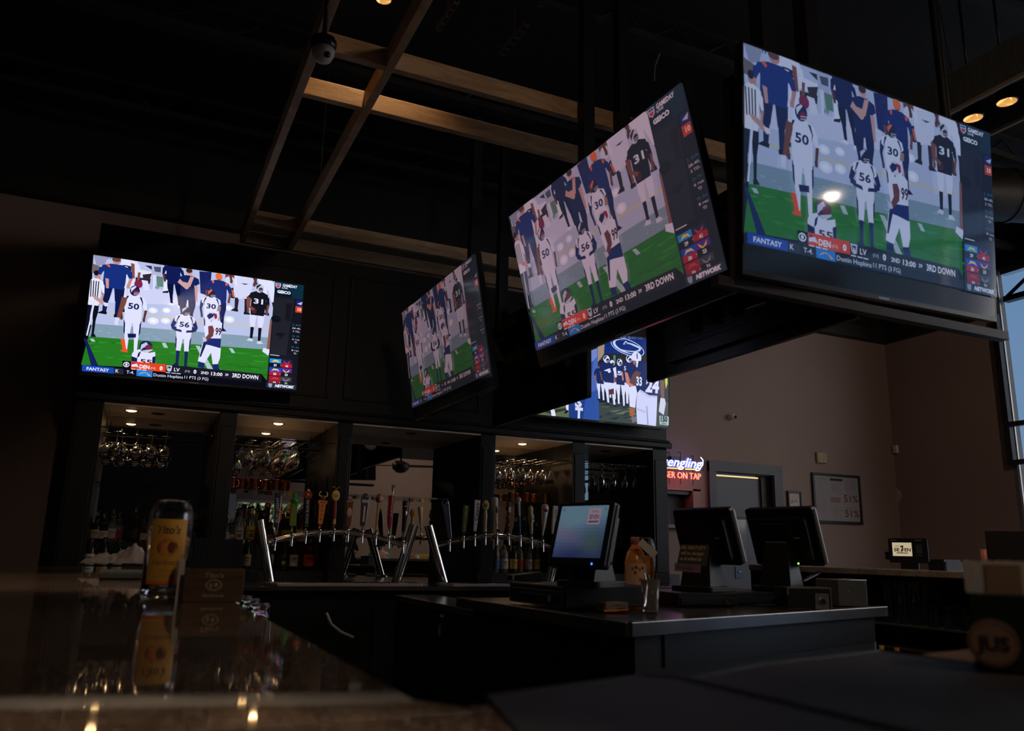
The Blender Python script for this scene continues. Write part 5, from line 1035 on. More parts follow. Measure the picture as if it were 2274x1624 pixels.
m = MB(); m.box((1.72, 3.83, .861), (2.03, 5.64, .90), stain); prt(m, 'steel_top', cl, bevel=.003)
q = at(982, 1368, X=1.739); m = MB(); m.box((1.737, q.y-.035, q.z-.008), (1.74, q.y+.035, q.z+.008), mat('sticker_white', (.5, .45, .4), .5)); prt(m, 'white_sticker', cl)
q = at(976, 1400, X=1.739); m = MB(); m.box((1.737, q.y-.018, q.z-.03), (1.74, q.y+.018, q.z+.03), mat('sticker_blue', (.03, .2, .45), .5)); prt(m, 'blue_sticker', cl)
# cash drawers
def drawer(loc, rz_, w_, dpt, h, label):
    o = thing('cash_drawer', label, 'cash drawer', loc, rz_, 'black cash drawers')
    m = MB(); m.box((-w_/2, 0, .008), (w_/2, dpt, h), darkgrey2); m.build('case', o, bevel=.004)
    m = MB(); m.box((-w_/2+.01, -.006, .014), (w_/2-.01, -.0005, h-.02), darkgrey2); m.box((-w_*.25, -.008, h*.55), (w_*.2, -.006, h*.58), tvplastic); m.build('drawer_front', o, bevel=.002)
    m = MB(); m.tube([(w_*.28, -.006, h*.45), (w_*.28, -.014, h*.45)], .012, chrome, 16); m.build('lock', o)
    return o
darkgrey2 = mat('case_black', (.008, .008, .009), .4)
d1 = at(1247, 1357, Z=ZC0+.005)
drawer((d1.x+.012, d1.y+.23, ZC0+.0045), R(-86), .43, .43, .085, 'black cash drawer with chrome lock under the lit till screen')
drawer((2.20, 2.79, ZC0+.0005), R(-2), .30, .36, .06, 'black cash drawer under the till with the gratuity card')
drawer((2.53, 2.86, ZC0+.0005), R(-2), .30, .36, .06, 'black cash drawer under the rightmost till')
def till(loc, rz_, label, screen, tilt=18, w_=.37, h_=.30, hc=.235, sc_=1., sb=1.):
    o = thing('till', label, 'till', loc, rz_); o.scale = (sc_,)*3
    T = Matrix.Translation((0, 0, hc)) @ Matrix.Rotation(R(-tilt), 4, 'X')
    m = MB(); m.T = T; m.rbox((-w_/2, -.012, -h_/2), (w_/2, .022, h_/2), .012, darkgrey2, axis=1); m.rbox((-w_*.42, .022, -h_*.40), (w_*.42, .060, h_*.36), .015, darkgrey2, axis=1); m.box((-w_*.2, .06, -h_*.1), (w_*.2, .085, h_*.30), darkgrey2); m.build('display_housing', o, bevel=.002)
    m = MB(); m.T = T
    [m.tube([(g_*(w_/2+.001), .004, -h_/2+.010), (g_*(w_/2+.001), .004, h_/2-.010)], .009 if g_ < 0 else .004, mat('edge_silver', (.62, .62, .64), .35, .5) if g_ < 0 else dk_metal, 8) for g_ in ((-1,) if not screen else (1,))]; m.build('side_edge', o)
    m = MB(); m.T = T
    if screen:
        m.box((-w_/2+.008, -.014, -h_/2+.008), (w_/2-.008, -.012, h_/2-.008), mat('till_glass', (.01, .015, .03), .1)); m.build('glass_front', o)
        P = PIC()
        N_ = 14
        def colr(u, v):
            a = np.array((104, 130, 140.)); b = np.array((120, 96, 118.)); c = np.array((66, 92, 70.)); d = np.array((40, 44, 84.))
            k = min(1, max(0, (v+u*.3-.45)*1.6)); base = a*(1-k)+d*k; w1 = math.exp(-((v-.5-u*.35)**2)/.02)*(1-u); w2 = math.exp(-((u-.8)**2+(v-.72)**2)/.06)
            base = base*(1-.7*w1)+b*.7*w1; return tuple(base*(1-.7*w2)+c*.7*w2)
        for i in range(N_):
            for j in range(N_): P.raw([(1600*i/N_, 900*j/N_), (1600*(i+1)/N_, 900*j/N_), (1600*(i+1)/N_, 900*(j+1)/N_), (1600*i/N_, 900*(j+1)/N_)], colr((i+.5)/N_, (j+.5)/N_)); P.n -= 1
        P.n += 1; P.raw([(960, 50), (1380, 50), (1380, 330), (960, 330)], (158, 132, 140))
        P.text('TWISTED', 1170, 105, 40, (120, 70, 80), .02, width=260); P.text('SEVEN', 1170, 195, 80, (90, 60, 72), .03, width=330); P.raw([(1000, 265), (1340, 265), (1340, 300), (1000, 300)], (96, 66, 76)); 
        for x in (90, 1500): P.raw([(x, 40), (x+25, 40), (x+25, 90), (x, 90)], (50, 60, 70))
        pic = P.build('lit_display', o, w_*.84, h_*.80, picture_mat('till_picture', (.75, .8, .9), (.004, .006, .012), .7)); pic.matrix_local = T @ Matrix.Translation((0, -.0145, .008))
        m = MB(); m.T = T; m.ell((w_*.30, -.016, -h_*.455), (.003, .002, .004), mat('led_blue', (.05, .1, 1), .3, emit=(.04, .12, 1), es=5), 10, 6); m.build('power_light', o)
        m = MB(); m.T = T; m.box((w_/2-.03, .03, -.02), (w_/2-.028, .05, .02), lab_w)
    else:
        m.box((-w_/2+.02, -.014, -h_/2+.02), (w_/2-.02, -.012, h_/2-.02), mat('till_glass', (.01, .015, .03), .1)); m.build('glass_front', o)
        m = MB(); m.T = T; m.box((-w_*.30, .0605, h_*.02), (-w_*.22, .062, h_*.045), mat('sticker_tan', (.4, .22, .08), .5)); m.build('small_sticker', o)
    m = MB(); m.T = Matrix.Diagonal((sb, sb, 1, 1)); vs = []
    for (x, y, z) in ((-.085, -.03, .0), (.085, -.03, .0), (.10, .15, .0), (-.10, .15, .0)): vs.append((x, y, z))
    for (x, y, z) in ((-.07, .03, hc-.06), (.07, .03, hc-.06), (.07, .11, hc-.03), (-.07, .11, hc-.03)): vs.append((x, y, z))
    m.add(vs, [(0, 3, 2, 1), (4, 5, 6, 7), (0, 1, 5, 4), (1, 2, 6, 5), (2, 3, 7, 6), (3, 0, 4, 7)], darkgrey2); m.rbox((-.13, -.05, 0), (.13, .19, .022), .02, darkgrey2); m.build('stand', o, bevel=.003)
    return o
def under(px, py, Y, hc, z): q = at(px, py, Y=Y); return q
q = at(1296, 1188, Y=2.63); till((q.x-.005, q.y, ZC0+.090), R(-68), 'till with a lit colourful display turned to the left, on the black drawer', True, hc=q.z-ZC0-.090, w_=.262, h_=.245, tilt=17, sb=.75)
q = at(1583, 1190, Y=2.93); till((q.x-.02, q.y, ZC0+.0615), R(107), 'till seen from behind with the gratuity card, left of the pair', False, hc=q.z-ZC0-.0615, w_=.30, h_=.25, tilt=20, sb=.8)
q = at(1752, 1190, Y=2.92); till((q.x-.02, q.y, ZC0+.0615), R(107), 'till seen from behind with a green light, rightmost and largest', False, hc=q.z-ZC0-.0615, w_=.34, h_=.27, tilt=20, sb=.8)
q = at(1773, 1252, Y=2.79); m = MB(); m.ell((0, 0, 0), .004, mat('led_green', (.1, 1, .1), .3, emit=(.2, 1, .05), es=4), 10, 6)
bpy.context.view_layer.update(); tl_ = [o_ for o_ in col.objects if o_.get('category') == 'till'][-1]; o = m.build('indicator_light', tl_, label='glowing green light'); o.matrix_local = tl_.matrix_world.inverted() @ Matrix.Translation(q)
# gratuity card and no smoking plate, leaning on the till stand
def faced(px, py, Y, name, label, cat): q = at(px, py, Y=Y); o = thing(name, label, cat, q, -math.atan2(q.x, q.y)); return o, q
o, q = faced(1541, 1230, 2.72, 'gratuity_card', 'black card with tan gratuity notice leaning on the till stand', 'sign')
o.rotation_euler = (R(-14), R(1), -math.atan2(q.x, q.y))
m = MB(); m.add([(-.10, 0, -.07), (.07, 0, -.07), (.09, 0, .055), (-.075, 0, .055), (-.10, .004, -.07), (.07, .004, -.07), (.09, .004, .055), (-.075, .004, .055)], [(0, 1, 2, 3), (7, 6, 5, 4), (0, 4, 5, 1), (1, 5, 6, 2), (2, 6, 7, 3), (3, 7, 4, 0)], darkgrey2); m.build('card', o)
tan = mat('notice_tan', (.48, .30, .13), .6); m = MB()
for t, z, w_ in (('18% GRATUITY', .036, .145), ('will be charged', .003, .13), ('on all walked tab', -.030, .125)): m.text(t, (-.003+(z-.036)*.25, -.0008, z), (1, 0, 0), (0, 0, 1), .021, tan, .02, 0, w_)
m.build('notice_lettering', o); o.scale = (.68,)*3
o, q = faced(1527, 1262, 2.71, 'smoking_sign', 'small pinkish grey plate reading No Smoking under the gratuity card', 'sign')
o.rotation_euler[1] = R(4)
m = MB(); m.box((-.075, 0, -.022), (.075, .004, .024), mat('plate_pink', (.22, .13, .15), .4)); m.build('plate', o); m = MB(); m.text('No Smoking', (-.012, -.0008, 0), (1, 0, 0), (0, 0, 1), .015, mat('ink_violet', (.05, .03, .07), .5), .03, 0, .10); m.build('plate_lettering', o); o.scale = (.68,)*3
# slip printer on the left of the drawer
q = at(1190, 1290, Z=ZC0+.09); o = thing('receipt_printer', 'flat black receipt printer on the left end of the drawer under the lit till', 'printer', (d1.x+.10, q.y-.02, ZC0+.0901), R(-86))
m = MB(); m.add([(-.06, -.05, 0), (.06, -.05, 0), (.06, .05, 0), (-.06, .05, 0), (-.06, -.05, .022), (.06, -.05, .028), (.06, .05, .04), (-.06, .05, .032)], [(0, 3, 2, 1), (4, 5, 6, 7), (0, 1, 5, 4), (1, 2, 6, 5), (2, 3, 7, 6), (3, 0, 4, 7)], darkgrey2); m.build('case', o, bevel=.003)
m = MB(); m.box((-.012, -.054, .004), (-.004, -.0505, .022), lab_w); m.build('paper_slip', o)
# jars of juice behind the drawer
jc = mat('juice_orange', (.62, .22, .04), .25); jlab = mat('juice_label', (.66, .42, .26), .55); jred = mat('juice_red', (.65, .08, .02), .5)
q = at(1411, 1245, Y=3.02); zt = at(1411, 1193, Y=3.02).z; o = thing('juice_bottle', 'bottle of orange drink with an orange collar and cream label behind the drawer', 'bottle', (q.x, q.y, ZC0+.0045)); H = zt-ZC0-.0045
m = MB(); m.lathe([(0, 0), (.044, .0), (.047, .01), (.0455, H*.62), (.036, H*.76), (.018, H*.86), (.016, H*.9)], jc, n=24); m.build('bottle_body', o)
m = MB(); m.lathe([(.018, H*.89), (.019, H*.9), (.019, H), (.0, H)], mat('cap_brown', (.30, .10, .06), .5), n=20); m.build('cap', o)
m = MB(); m.lathe([(.024, H*.80), (.030, H*.79), (.026, H*.83)], jred, n=20); arc_label(m, .0480, -1.2, 1.3, H*.2, H*.6, jlab); arc_ell(m, .0484, .009, H*.36, .009, .009, jred); [arc_label(m, .0485, a_, a_+.22, H*z_, H*(z_+.045), c__) for a_, z_, c__ in ((-.6, .50, jred), (-.3, .52, ink_b), (.0, .49, jred), (.3, .51, ink_b), (-.5, .23, ink_b), (-.2, .235, ink_b), (.1, .23, ink_b), (.4, .235, ink_b), (-.4, .44, ink_b))]
lb = m.build('drink_label', o); o.rotation_euler = (0, 0, -math.atan2(q.x, q.y)+.25)
q = at(1432, 1245, Y=3.13); o = thing('juice_jug', 'taller clear jug half full of orange drink behind the orange-collared bottle', 'jug', (q.x, q.y, ZC0+.0045))
H = at(1432, 1196, Y=3.13).z-ZC0; m = MB(); m.lathe([(0, .0), (.044, 0), (.048, .01), (.048, H*.84), (.038, H*.97), (.022, H), (.020, H), (.036, H*.965), (.046, H*.83), (.046, .012), (0, .01)], glass, n=28); m.build('jug_wall', o); m = MB(); m.lathe([(0, .013), (.045, .013), (.045, H*.7), (0, H*.7)], jc, n=24); m.build('juice', o)
o, q = faced(1438, 1218, 2.92, 'price_card', 'slanted white card propped against the orange drink bottle', 'card'); o.rotation_euler = (0, R(42), -math.atan2(q.x, q.y)); m = MB(); m.box((-.042, 0, -.016), (.044, .003, .016), mat('card_white', (.75, .68, .58), .6)); m.build('card', o)
# steel tumbler with tools, papers, small box, steel bin
q = at(1459, 1361, Z=ZC0+.0045); o = thing('bar_tumbler', 'tall clear mixing glass holding metal tools beside the drawer', 'tumbler', (q.x, q.y+.04, ZC0+.0045))
H = .165; m = MB(); m.lathe([(0, .0), (.038, 0), (.040, .004), (.052, H), (.050, H), (.037, .012), (0, .01)], mat('smoked_glass', (.8, .74, .68), .05, trans=.9), n=28); m.build('glass_wall', o)
m = MB(); m.tube([(.02, 0, .015), (-.03, .01, H+.03)], .004, chrome, 8); m.tube([(.025, 0, .015), (-.015, -.01, H+.02)], .003, chrome, 8); m.tube([(.0, .01, .015), (-.04, .02, H-.01)], .003, steel, 8); m.build('bar_tools', o); o.scale = (.7,)*3
q = at(1342, 1356, Z=ZC0+.0045); o = thing('receipt_pile', 'loose pile of pale receipts with an orange edge in front of the drawer', 'papers', (q.x+.01, min(q.y, d1.y-.04), ZC0+.0046), R(4))
m = MB(); rq = random.Random(4)
for i in range(9): a = rq.uniform(-.08, .08); m.T = Matrix.Translation((rq.uniform(-.006, .006), rq.uniform(-.006, .006), .004+i*.005)) @ Matrix.Rotation(a, 4, 'Z'); m.box((-.075, -.04, 0), (.075, .04, .003), mat('receipt', (.30, .24, .19), .7))
m.build('receipts', o); m = MB(); m.tube([(-.09, -.045, .004), (-.03, -.06, .006), (.04, -.045, .010), (.08, -.03, .012)], .005, mat('orange_clip', (.75, .16, .02), .5), 8); m.build('orange_strip', o); o.scale = (.68,)*3
q = at(1812, 1353, Z=ZC0+.0045); o = thing('card_reader_box', 'small metal-framed box with a round dark dial at the counter edge', 'box', (q.x, q.y+.02, ZC0+.0045), R(-16))
m = MB(); m.box((-.16, .0, 0), (.13, .16, .125), darkgrey2); m.build('case', o, bevel=.006); m = MB()
for a, b in (((-.16, -.004, .118), (.13, 0, .126)), ((.122, -.004, 0), (.13, 0, .126)), ((-.16, -.004, .08), (-.152, 0, .126)), ((.02, -.006, .0), (.11, -.001, .09)),): m.box(a, b, steel)
m.build('metal_frame', o); m = MB(); m.tube([(.065, -.006, .042), (.065, -.018, .042)], .024, steel, 24); m.tube([(.065, -.018, .042), (.065, -.02, .042)], .017, black_paint, 24); m.build('dial', o); o.scale = (.68,)*3
q = at(1908, 1348, Z=ZC0+.0045); o = thing('steel_bin', 'grey steel bin at the right end of the service counter', 'bin', (q.x, q.y+.03, ZC0+.0045), R(-18)); stp = mat('steel_plate', (.22, .225, .235), .4, .9, var=(4, (.17, .175, .18), .5))
m = MB(); m.prism([(-.10, 0), (.10, 0), (.10, .3), (-.10, .3)], 0, .165, stp); m.build('bin_body', o, bevel=.004); m = MB(); m.tube([(-.1, 0, .165), (.1, 0, .165), (.1, .3, .165)], .004, steel, 8); m.build('rolled_rim', o); m = MB(); m.ell((-.03, -.001, .09), (.004, .002, .005), steel, 8, 5); m.build('rivet', o); o.scale = (.68,)*3
a, b = at(1783, 1290, Y=2.78), at(1815, 1274, Y=2.78); o = thing('hand_scanner', 'short chrome stick lying across the top of the dial box', 'scanner', a)
m = MB(); m.tube([(0, 0, 0), tuple(b-a)], .008, chrome, 14); m.build('barrel', o); m = MB(); m.tube([tuple((b-a)*1.0), tuple((b-a)*1.18)], .009, tvplastic, 14); m.build('tip', o)

# ---------------------------------------------------------------- right leg of the bar
XG, ZG = 4.9, 1.13
gq = at(2130, 1270, X=XG)
rb = thing('granite_counter', 'granite counter on the far right with glass shelves beneath it', 'counter', (5.2, 3.5, 0))
ztop = gq.z
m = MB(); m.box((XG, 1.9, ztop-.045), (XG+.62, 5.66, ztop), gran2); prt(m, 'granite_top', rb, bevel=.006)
m = MB(); m.box((XG+.42, 1.9, 0), (XG+.6, 5.66, ztop-.046), cab_black); m.box((XG+.02, 5.60, 0), (XG+.42, 5.66, ztop-.046), cab_black); m.box((XG+.02, 1.9, 0), (XG+.42, 1.96, ztop-.046), cab_black); prt(m, 'back_panel', rb)
s1, s2 = at(2010, 1388, X=XG+.05).z, at(2010, 1440, X=XG+.05).z
m = MB(); m.box((XG+.02, 1.96, s1-.012), (XG+.42, 5.6, s1), stp); prt(m, 'steel_shelf', rb); m = MB(); m.box((XG+.02, 1.96, s2-.012), (XG+.42, 5.6, s2), stp); prt(m, 'steel_shelf', rb)
gp = None
def beer_glass(loc, H, r0, r1, label, group):
    o = thing('beer_glass', label, 'glass', loc, 0, group); m = MB(); m.lathe([(r0, 0), (r0*1.03, .006), (r1, H-.012), (r1*.9, H), (0, H), (0, H-.008), (r1*.9, H-.014), (r0*.95, .006), (r0*.95, 0)], glass, n=20); m.build('glass_wall', o); return o
g1 = beer_glass((0, 0, 0), .20, .036, .026, 'tall glass standing upside down on the shelf under the right granite counter', 'tall glasses under the right counter')
g2 = beer_glass((0, 0, 0), .145, .042, .034, 'short wide glass upside down beside the tall ones under the right counter', 'short glasses under the right counter')
H1 = at(2010, 1291, X=XG+.10).z-s1; g1.scale = (1, 1, H1/.20); first = True
for x in (1978, 2010, 2041):
    y = at(x, 1380, X=XG+.10).y
    for k in range(3): o = g1 if first else copy_tree(g1); first = False; o.location = (XG+.09+.11*k, y+.01*k, s1+.0005)
first = True
for x in (2078, 2112, 2150, 2190):
    y = at(x, 1380, X=XG+.10).y
    for k in range(3): o = g2 if first else copy_tree(g2); first = False; o.location = (XG+.09+.11*k, y, s1+.0005)
for i, (x, c) in enumerate(((1980, lab_c), (2011, lab_y), (2045, mat('label_orange', (.5, .2, .05), .6)))):
    y = at(x, 1425, X=XG+.2).y; z0 = .10
    bottle(0, 0, y, s2-.24, ('bottle neck with pale label low under the tall glasses, leftmost of three', 'bottle neck with yellow foil low under the tall glasses', 'bottle neck with orange foil low under the tall glasses')[i], g_dark, c, r=.034, pour=False, x=XG-.04, h=.26, cap=c)
o = thing('bottle_rail', 'dark rail holding bottles below the right granite counter', 'rail', (XG, 3.5, s2-.24)); m = MB(); m.box((-.09, -1.4, -.012), (.018, 2.0, 0), dk_metal); m.box((-.095, -1.4, 0), (-.09, 2.0, .10), dk_metal); m.build('trough', o)
m = MB(); m.box((-.09, -1.4, -(s2-.252)), (-.07, -1.37, -.012), dk_metal); m.box((-.09, 1.97, -(s2-.252)), (-.07, 2.0, -.012), dk_metal); m.build('support', o)
# countertop screen with the house logo
q = at(2019, 1250, X=XG+.40); o = thing('order_terminal', 'small black terminal with a lit logo screen on the right granite counter', 'terminal', (q.x, q.y, ztop), -math.atan2(q.x, q.y)-.1)
k = (at(2019, 1196, X=XG+.40).z-ztop); W2 = .265
m = MB(); m.rbox((-W2/2, 0, k*.20), (W2/2, .05, k), .012, darkgrey2, axis=1); m.box((-W2/2-.03, .02, k*.30), (-W2/2, .045, k*.55), darkgrey2); m.build('case', o); m = MB(); m.box((-.06, .01, 0), (.06, .09, k*.22), darkgrey2); m.build('foot', o)
m = MB(); scr = mat('logo_screen', (.3, .27, .18), .3, emit=(.62, .52, .33), es=.75); m.box((-W2*.40, -.003, k*.42), (W2*.10, -.0005, k*.86), scr)
def lt(t, x, z, h, c, w_=None, bold=.03): m.text(t, (x*W2, -.0038, z*k), (1, 0, 0), (0, 0, 1), h*k, c, bold, 0, w_*W2 if w_ else None)
ik = mat('ink_dark', (.03, .02, .02), .6); rd = mat('logo_red', (.55, .02, .02), .5)
lt('SE', -.29, .63, .11, ik, .15); lt('EN', -.01, .63, .11, ik, .16); lt('V', -.135, .63, .11, ik, .07); lt('7', -.15, .66, .20, rd, .085, .05); lt('TWISTED', -.28, .745, .03, rd, .10)
m.box((-.30*W2, -.0036, .51*k), (-.01*W2, -.0031, .535*k), ik); m.build('logo_screen', o)
m = MB(); m.box((.20*W2, -.0015, k*.52), (.36*W2, 0, k*.80), mat('reader_grey', (.05, .05, .055), .5))
for i in range(4): m.box(((.20+.045*i)*W2, -.002, k*.44), ((.22+.045*i)*W2, -.0005, k*.465), lab_c)
m.build('keypad', o)
for a_, b_ in ((-.44, -.28), (.20, .36)): m = MB(); m.box((a_*W2, -.002, k*.925), (b_*W2, -.0005, k*.945), lab_c); m.build('printed_mark', o)
q = at(2100, 1258, X=XG+.35); o = thing('condiment_tray', 'low black tray beside the lit logo terminal, almost lost in shadow', 'tray', (q.x, q.y, ztop)); m = MB(); m.rbox((-.10, -.07, 0), (.10, .07, .06), .02, darkgrey2); m.build('tray_box', o); m = MB(); m.box((-.085, -.055, .06), (.085, .055, .075), darkgrey2); m.build('tray_lid', o)
q = at(2240, 1252, X=XG+.25); o = thing('menu_board', 'plain black menu stand at the right edge beyond the napkin holder', 'menu', (q.x, q.y, ztop), -math.atan2(q.x, q.y)); k = at(2240, 1180, X=XG+.25).z-ztop
m = MB(); m.box((-.115, 0, .004), (.16, .012, k), darkgrey2); m.build('board', o); m = MB(); m.box((-.12, -.03, 0), (.16, .05, .004), darkgrey2); m.build('base_plate', o)
q = at(2189, 1248, X=XG+.2); o = thing('votive_cup', 'small pink cup beside the black menu stand', 'cup', (q.x, q.y, ztop)); k = at(2189, 1221, X=XG+.2).z-ztop; m = MB(); m.lathe([(0, 0), (.022, 0), (.027, k), (.024, k), (.02, .006), (0, .006)], mat('cup_pink', (.60, .20, .16), .4), n=20); m.build('cup_wall', o); m = MB(); m.lathe([(.0275, k-.003), (.0285, k), (.0275, k+.002)], mat('cup_rim', (.7, .5, .45), .4), n=20); m.build('cup_rim', o)

# ---------------------------------------------------------------- coaster and napkin holder, right foreground
q = at(2200, 1490, Z=ZT+.006); Yk = q.y; rz_ = -math.atan2(q.x, q.y)
o = thing('napkin_holder', 'black holder with white napkins and a round tan JUS emblem, right foreground', 'napkin holder', (q.x, q.y, ZT+.006), rz_)
def loc_(px, py): return o.matrix_world.inverted() @ at(px, py, Y=Yk)
bpy.context.view_layer.update()
tl, tr, mid = loc_(2133, 1245), loc_(2274, 1245), loc_(2180, 1318); em = loc_(2205, 1427)
hb = mat('holder_black', (.008, .014, .010), .45); zb = mid.z; xw0, xw1 = tl.x+.004, tl.x+.15
m = MB(); m.box((xw0, 0, 0), (xw1, .008, zb), hb); m.box((xw0, .10, 0), (xw1, .11, zb), hb); m.box((xw0, .008, 0), (xw1, .10, .008), hb); m.box((xw0, .008, 0), (xw0+.006, .10, zb*.9), hb); m.box((xw1-.006, .008, 0), (xw1, .10, zb*.6), hb); m.build('holder_box', o, bevel=.002)
m = MB(); nw = mat('napkin_pale', (.72, .66, .62), .85); nb = mat('napkin_kraft', (.34, .22, .13), .85)
for i in range(34): x = xw0-.002+i*.0042; rq2 = rq.uniform(-.001, .001); m.box((x, .010, zb-.01 if i > 1 else zb), (x+.0036, .098, tl.z+rq2), nw)
m.build('napkins', o); m = MB(); m.box((xw0+.022, .0085, zb+.0), (xw0+.062, .0098, tl.z-.004), nb); m.build('kraft_band', o)
er = abs(loc_(2205, 1375).z-em.z)
m = MB(); m.tube([(em.x, -.0005, em.z), (em.x, -.004, em.z)], er, mat('emblem_tan', (.30, .17, .12), .6), 40); m.text('JUS', (em.x, -.0046, em.z), (1, 0, 0), (0, 0, 1), er*.62, ink, .04, 0, er*1.3)
for i in range(24): t0 = 2*math.pi*i/24; t1 = 2*math.pi*(i+1)/24; m.tube([(em.x+er*.9*math.cos(t0), -.0042, em.z+er*.9*math.sin(t0)), (em.x+er*.9*math.cos(t1), -.0042, em.z+er*.9*math.sin(t1))], .0006, ink, 4, False)
m.build('round_emblem', o)

# ---------------------------------------------------------------- on the back and right walls
# neon
def tube_text(mb, t, c, w_, h, mm, r_, shear=0., bold=0.):
    v, f = text_geo(t, bold, shear); k = w_/(v[:, 0].max()-v[:, 0].min())
    mb.add([(c[0]+x*k, c[1]-r_*.5, c[2]+y*h) for x, y in v], f, mm); mb.add([(c[0]+x*k, c[1]+r_*.5, c[2]+y*h) for x, y in v], [g_[::-1] for g_ in f], mm)
YN = 6.80
q = at(1512, 1030, Y=YN); o = thing('neon_sign', 'blue white and red neon beer sign glowing at the end of the back bar', 'neon sign', q)
def nl(px, py): return at(px, py, Y=YN)-q
neon_w = mat('neon_white', (1, 1, 1), .4, emit=(.80, .84, 1), es=1.3); neon_b = mat('neon_blue', (.1, .15, 1), .4, emit=(.06, .10, 1), es=1.2); neon_r = mat('neon_red', (1, .1, .05), .4, emit=(1, .085, .03), es=1.2); neon_y = mat('neon_yellow', (1, .8, .1), .4, emit=(1, .72, .05), es=1.6); neon_p = mat('neon_pink', (1, .6, .5), .4, emit=(1, .50, .38), es=1.0)
cx = nl(1508, 1026); wy = (nl(1561, 1026)-nl(1455, 1026)).length
m = MB(); tube_text(m, 'Yuengling', (cx.x, .004, cx.z), wy, .105, neon_b, .008, .35, .035); m.build('blue_outline_tubing', o)
m = MB(); tube_text(m, 'Yuengling', (cx.x, -.004, cx.z), wy*.985, .10, neon_w, .008, .35, .008); m.build('white_script_tubing', o)
a, b, c_, d_ = nl(1470, 1039), nl(1512, 1041), nl(1522, 1042), nl(1545, 1043); m = MB(); m.tube([a, b], .006, neon_y, 8); m.tube([c_, d_], .006, neon_y, 8); m.build('yellow_underline', o)
cr_ = nl(1507, 1055); wr_ = (nl(1557, 1055)-nl(1457, 1055)).length
m = MB(); tube_text(m, 'LAGER ON TAP', (cr_.x, .004, cr_.z), wr_, .068, neon_r, .006, 0, .022); m.build('red_letter_tubing', o)
m = MB(); tube_text(m, 'LAGER ON TAP', (cr_.x, -.003, cr_.z), wr_, .066, neon_p, .005, 0, -.02); m.build('pink_letter_core', o)
a = nl(1561, 1018); m = MB(); m.tube([nl(1556, 1016), nl(1561, 1022), nl(1561, 1032), nl(1554, 1042)], .006, neon_w, 8); m.build('end_flourish', o)
m = MB()
for x, y0, y1 in ((1490, 1004, 1075), (1515, 1004, 1076), (1543, 1012, 1077)): m.tube([nl(x, y0)+Vector((0, .03, 0)), nl(x, y1)+Vector((0, .03, 0))], .004, dk_metal, 6); m.tube([nl(x, y0)+Vector((0, .03, 0)), nl(x+9, y0-2)+Vector((0, .14, 0))], .004, dk_metal, 6)
m.tube([nl(1462, 1036)+Vector((0, .03, 0)), nl(1566, 1044)+Vector((0, .03, 0))], .004, dk_metal, 6); m.build('wire_frame', o)
m = MB(); m.box(nl(1495, 1024)+Vector((0, .03, 0)), nl(1515, 1014)+Vector((0, .10, 0)), dk_metal); m.build('transformer', o)
m = MB(); m.tube([nl(1488, 1078)+Vector((0, .06, 0)), nl(1487, 1110)+Vector((.0, .05, 0)), nl(1489, 1140)+Vector((0, .05, 0)), nl(1492, 1164)+Vector((0, .03, 0))], .0025, mat('cord_pale', (.3, .26, .26), .5), 6); m.build('power_cord', o)
point('neon_red_glow', q+Vector((.05, -.06, -.12)), 1.1, (1, .10, .05), .12); point('neon_blue_glow', q+Vector((0, -.06, .06)), .35, (.4, .45, 1), .12)
# framed notices
def frame(x0, y0, x1, y1, label, fw_=.03):
    a, b = at(x0, y0, Y=YB-.03), at(x1, y1, Y=YB-.03); o = thing('framed_notice', label, 'picture frame', ((a.x+b.x)/2, YB-.03, b.z)); W_, H_ = b.x-a.x, a.z-b.z
    m = MB(); 
    for p_, r_ in (((-W_/2, 0, 0), (W_/2, .028, fw_)), ((-W_/2, 0, H_-fw_), (W_/2, .028, H_)), ((-W_/2, 0, fw_), (-W_/2+fw_, .028, H_-fw_)), ((W_/2-fw_, 0, fw_), (W_/2, .028, H_-fw_))): m.box(p_, r_, darkgrey2)
    m.build('frame', o, bevel=.003)
    m = MB(); m.box((-W_/2+fw_, .014, fw_), (W_/2-fw_, .028, H_-fw_), mat('paper_white', (.50, .45, .44), .6)); m.build('mount', o)
    return o, W_, H_
o, W_, H_ = frame(1804, 1049, 1918, 1166, 'large black frame of licences with two red 51% signs on the back wall')
m = MB(); tx = mat('print_grey', (.20, .16, .16), .6); red51 = mat('print_red', (.30, .03, .03), .6); pk = mat('print_pink', (.40, .26, .24), .6)
for i in range(26): z = H_*(.88-.026*i); m.box((-W_*.44, .0125, z), (-W_*.44+W_*.22*rq.uniform(.6, 1), .0135, z+.002), tx)
m.box((-W_*.13, .0125, H_*.86), (W_*.13, .0135, H_*.91), mat('print_dark', (.06, .03, .03), .6)); m.box((-W_*.40, .0125, H_*.885), (-W_*.22, .0135, H_*.90), pk); m.box((-W_*.14, .0125, H_*.42), (W_*.06, .0135, H_*.53), pk)
for i in range(16): z = H_*(.80-.02*i) if i < 8 else H_*(.36-.03*(i-8)); m.box((-W_*.12, .0125, z), (-W_*.12+W_*.22*rq.uniform(.4, 1), .0135, z+.002), tx)
for z in (.52, .22): m.text('51%', (W_*.29, .0122, H_*z), (1, 0, 0), (0, 0, 1), H_*.15, red51, .012, 0, W_*.30); m.text('PLEASE NOTICE', (W_*.29, .0122, H_*(z+.11)), (1, 0, 0), (0, 0, 1), H_*.026, pk, .02, 0, W_*.2)
for z0, z1 in ((.66, .90),): m.box((W_*.18, .0125, H_*z0), (W_*.40, .0128, H_*z1), mat('paper_shade', (.44, .39, .38), .6))
m.build('printed_notices', o)
m = MB(); m.box((-W_/2+.03, .008, .03), (W_/2-.03, .010, H_-.03), mat('frame_glazing', (1, 1, 1), .02, trans=1., ior=1.3)); m.build('glazing', o)
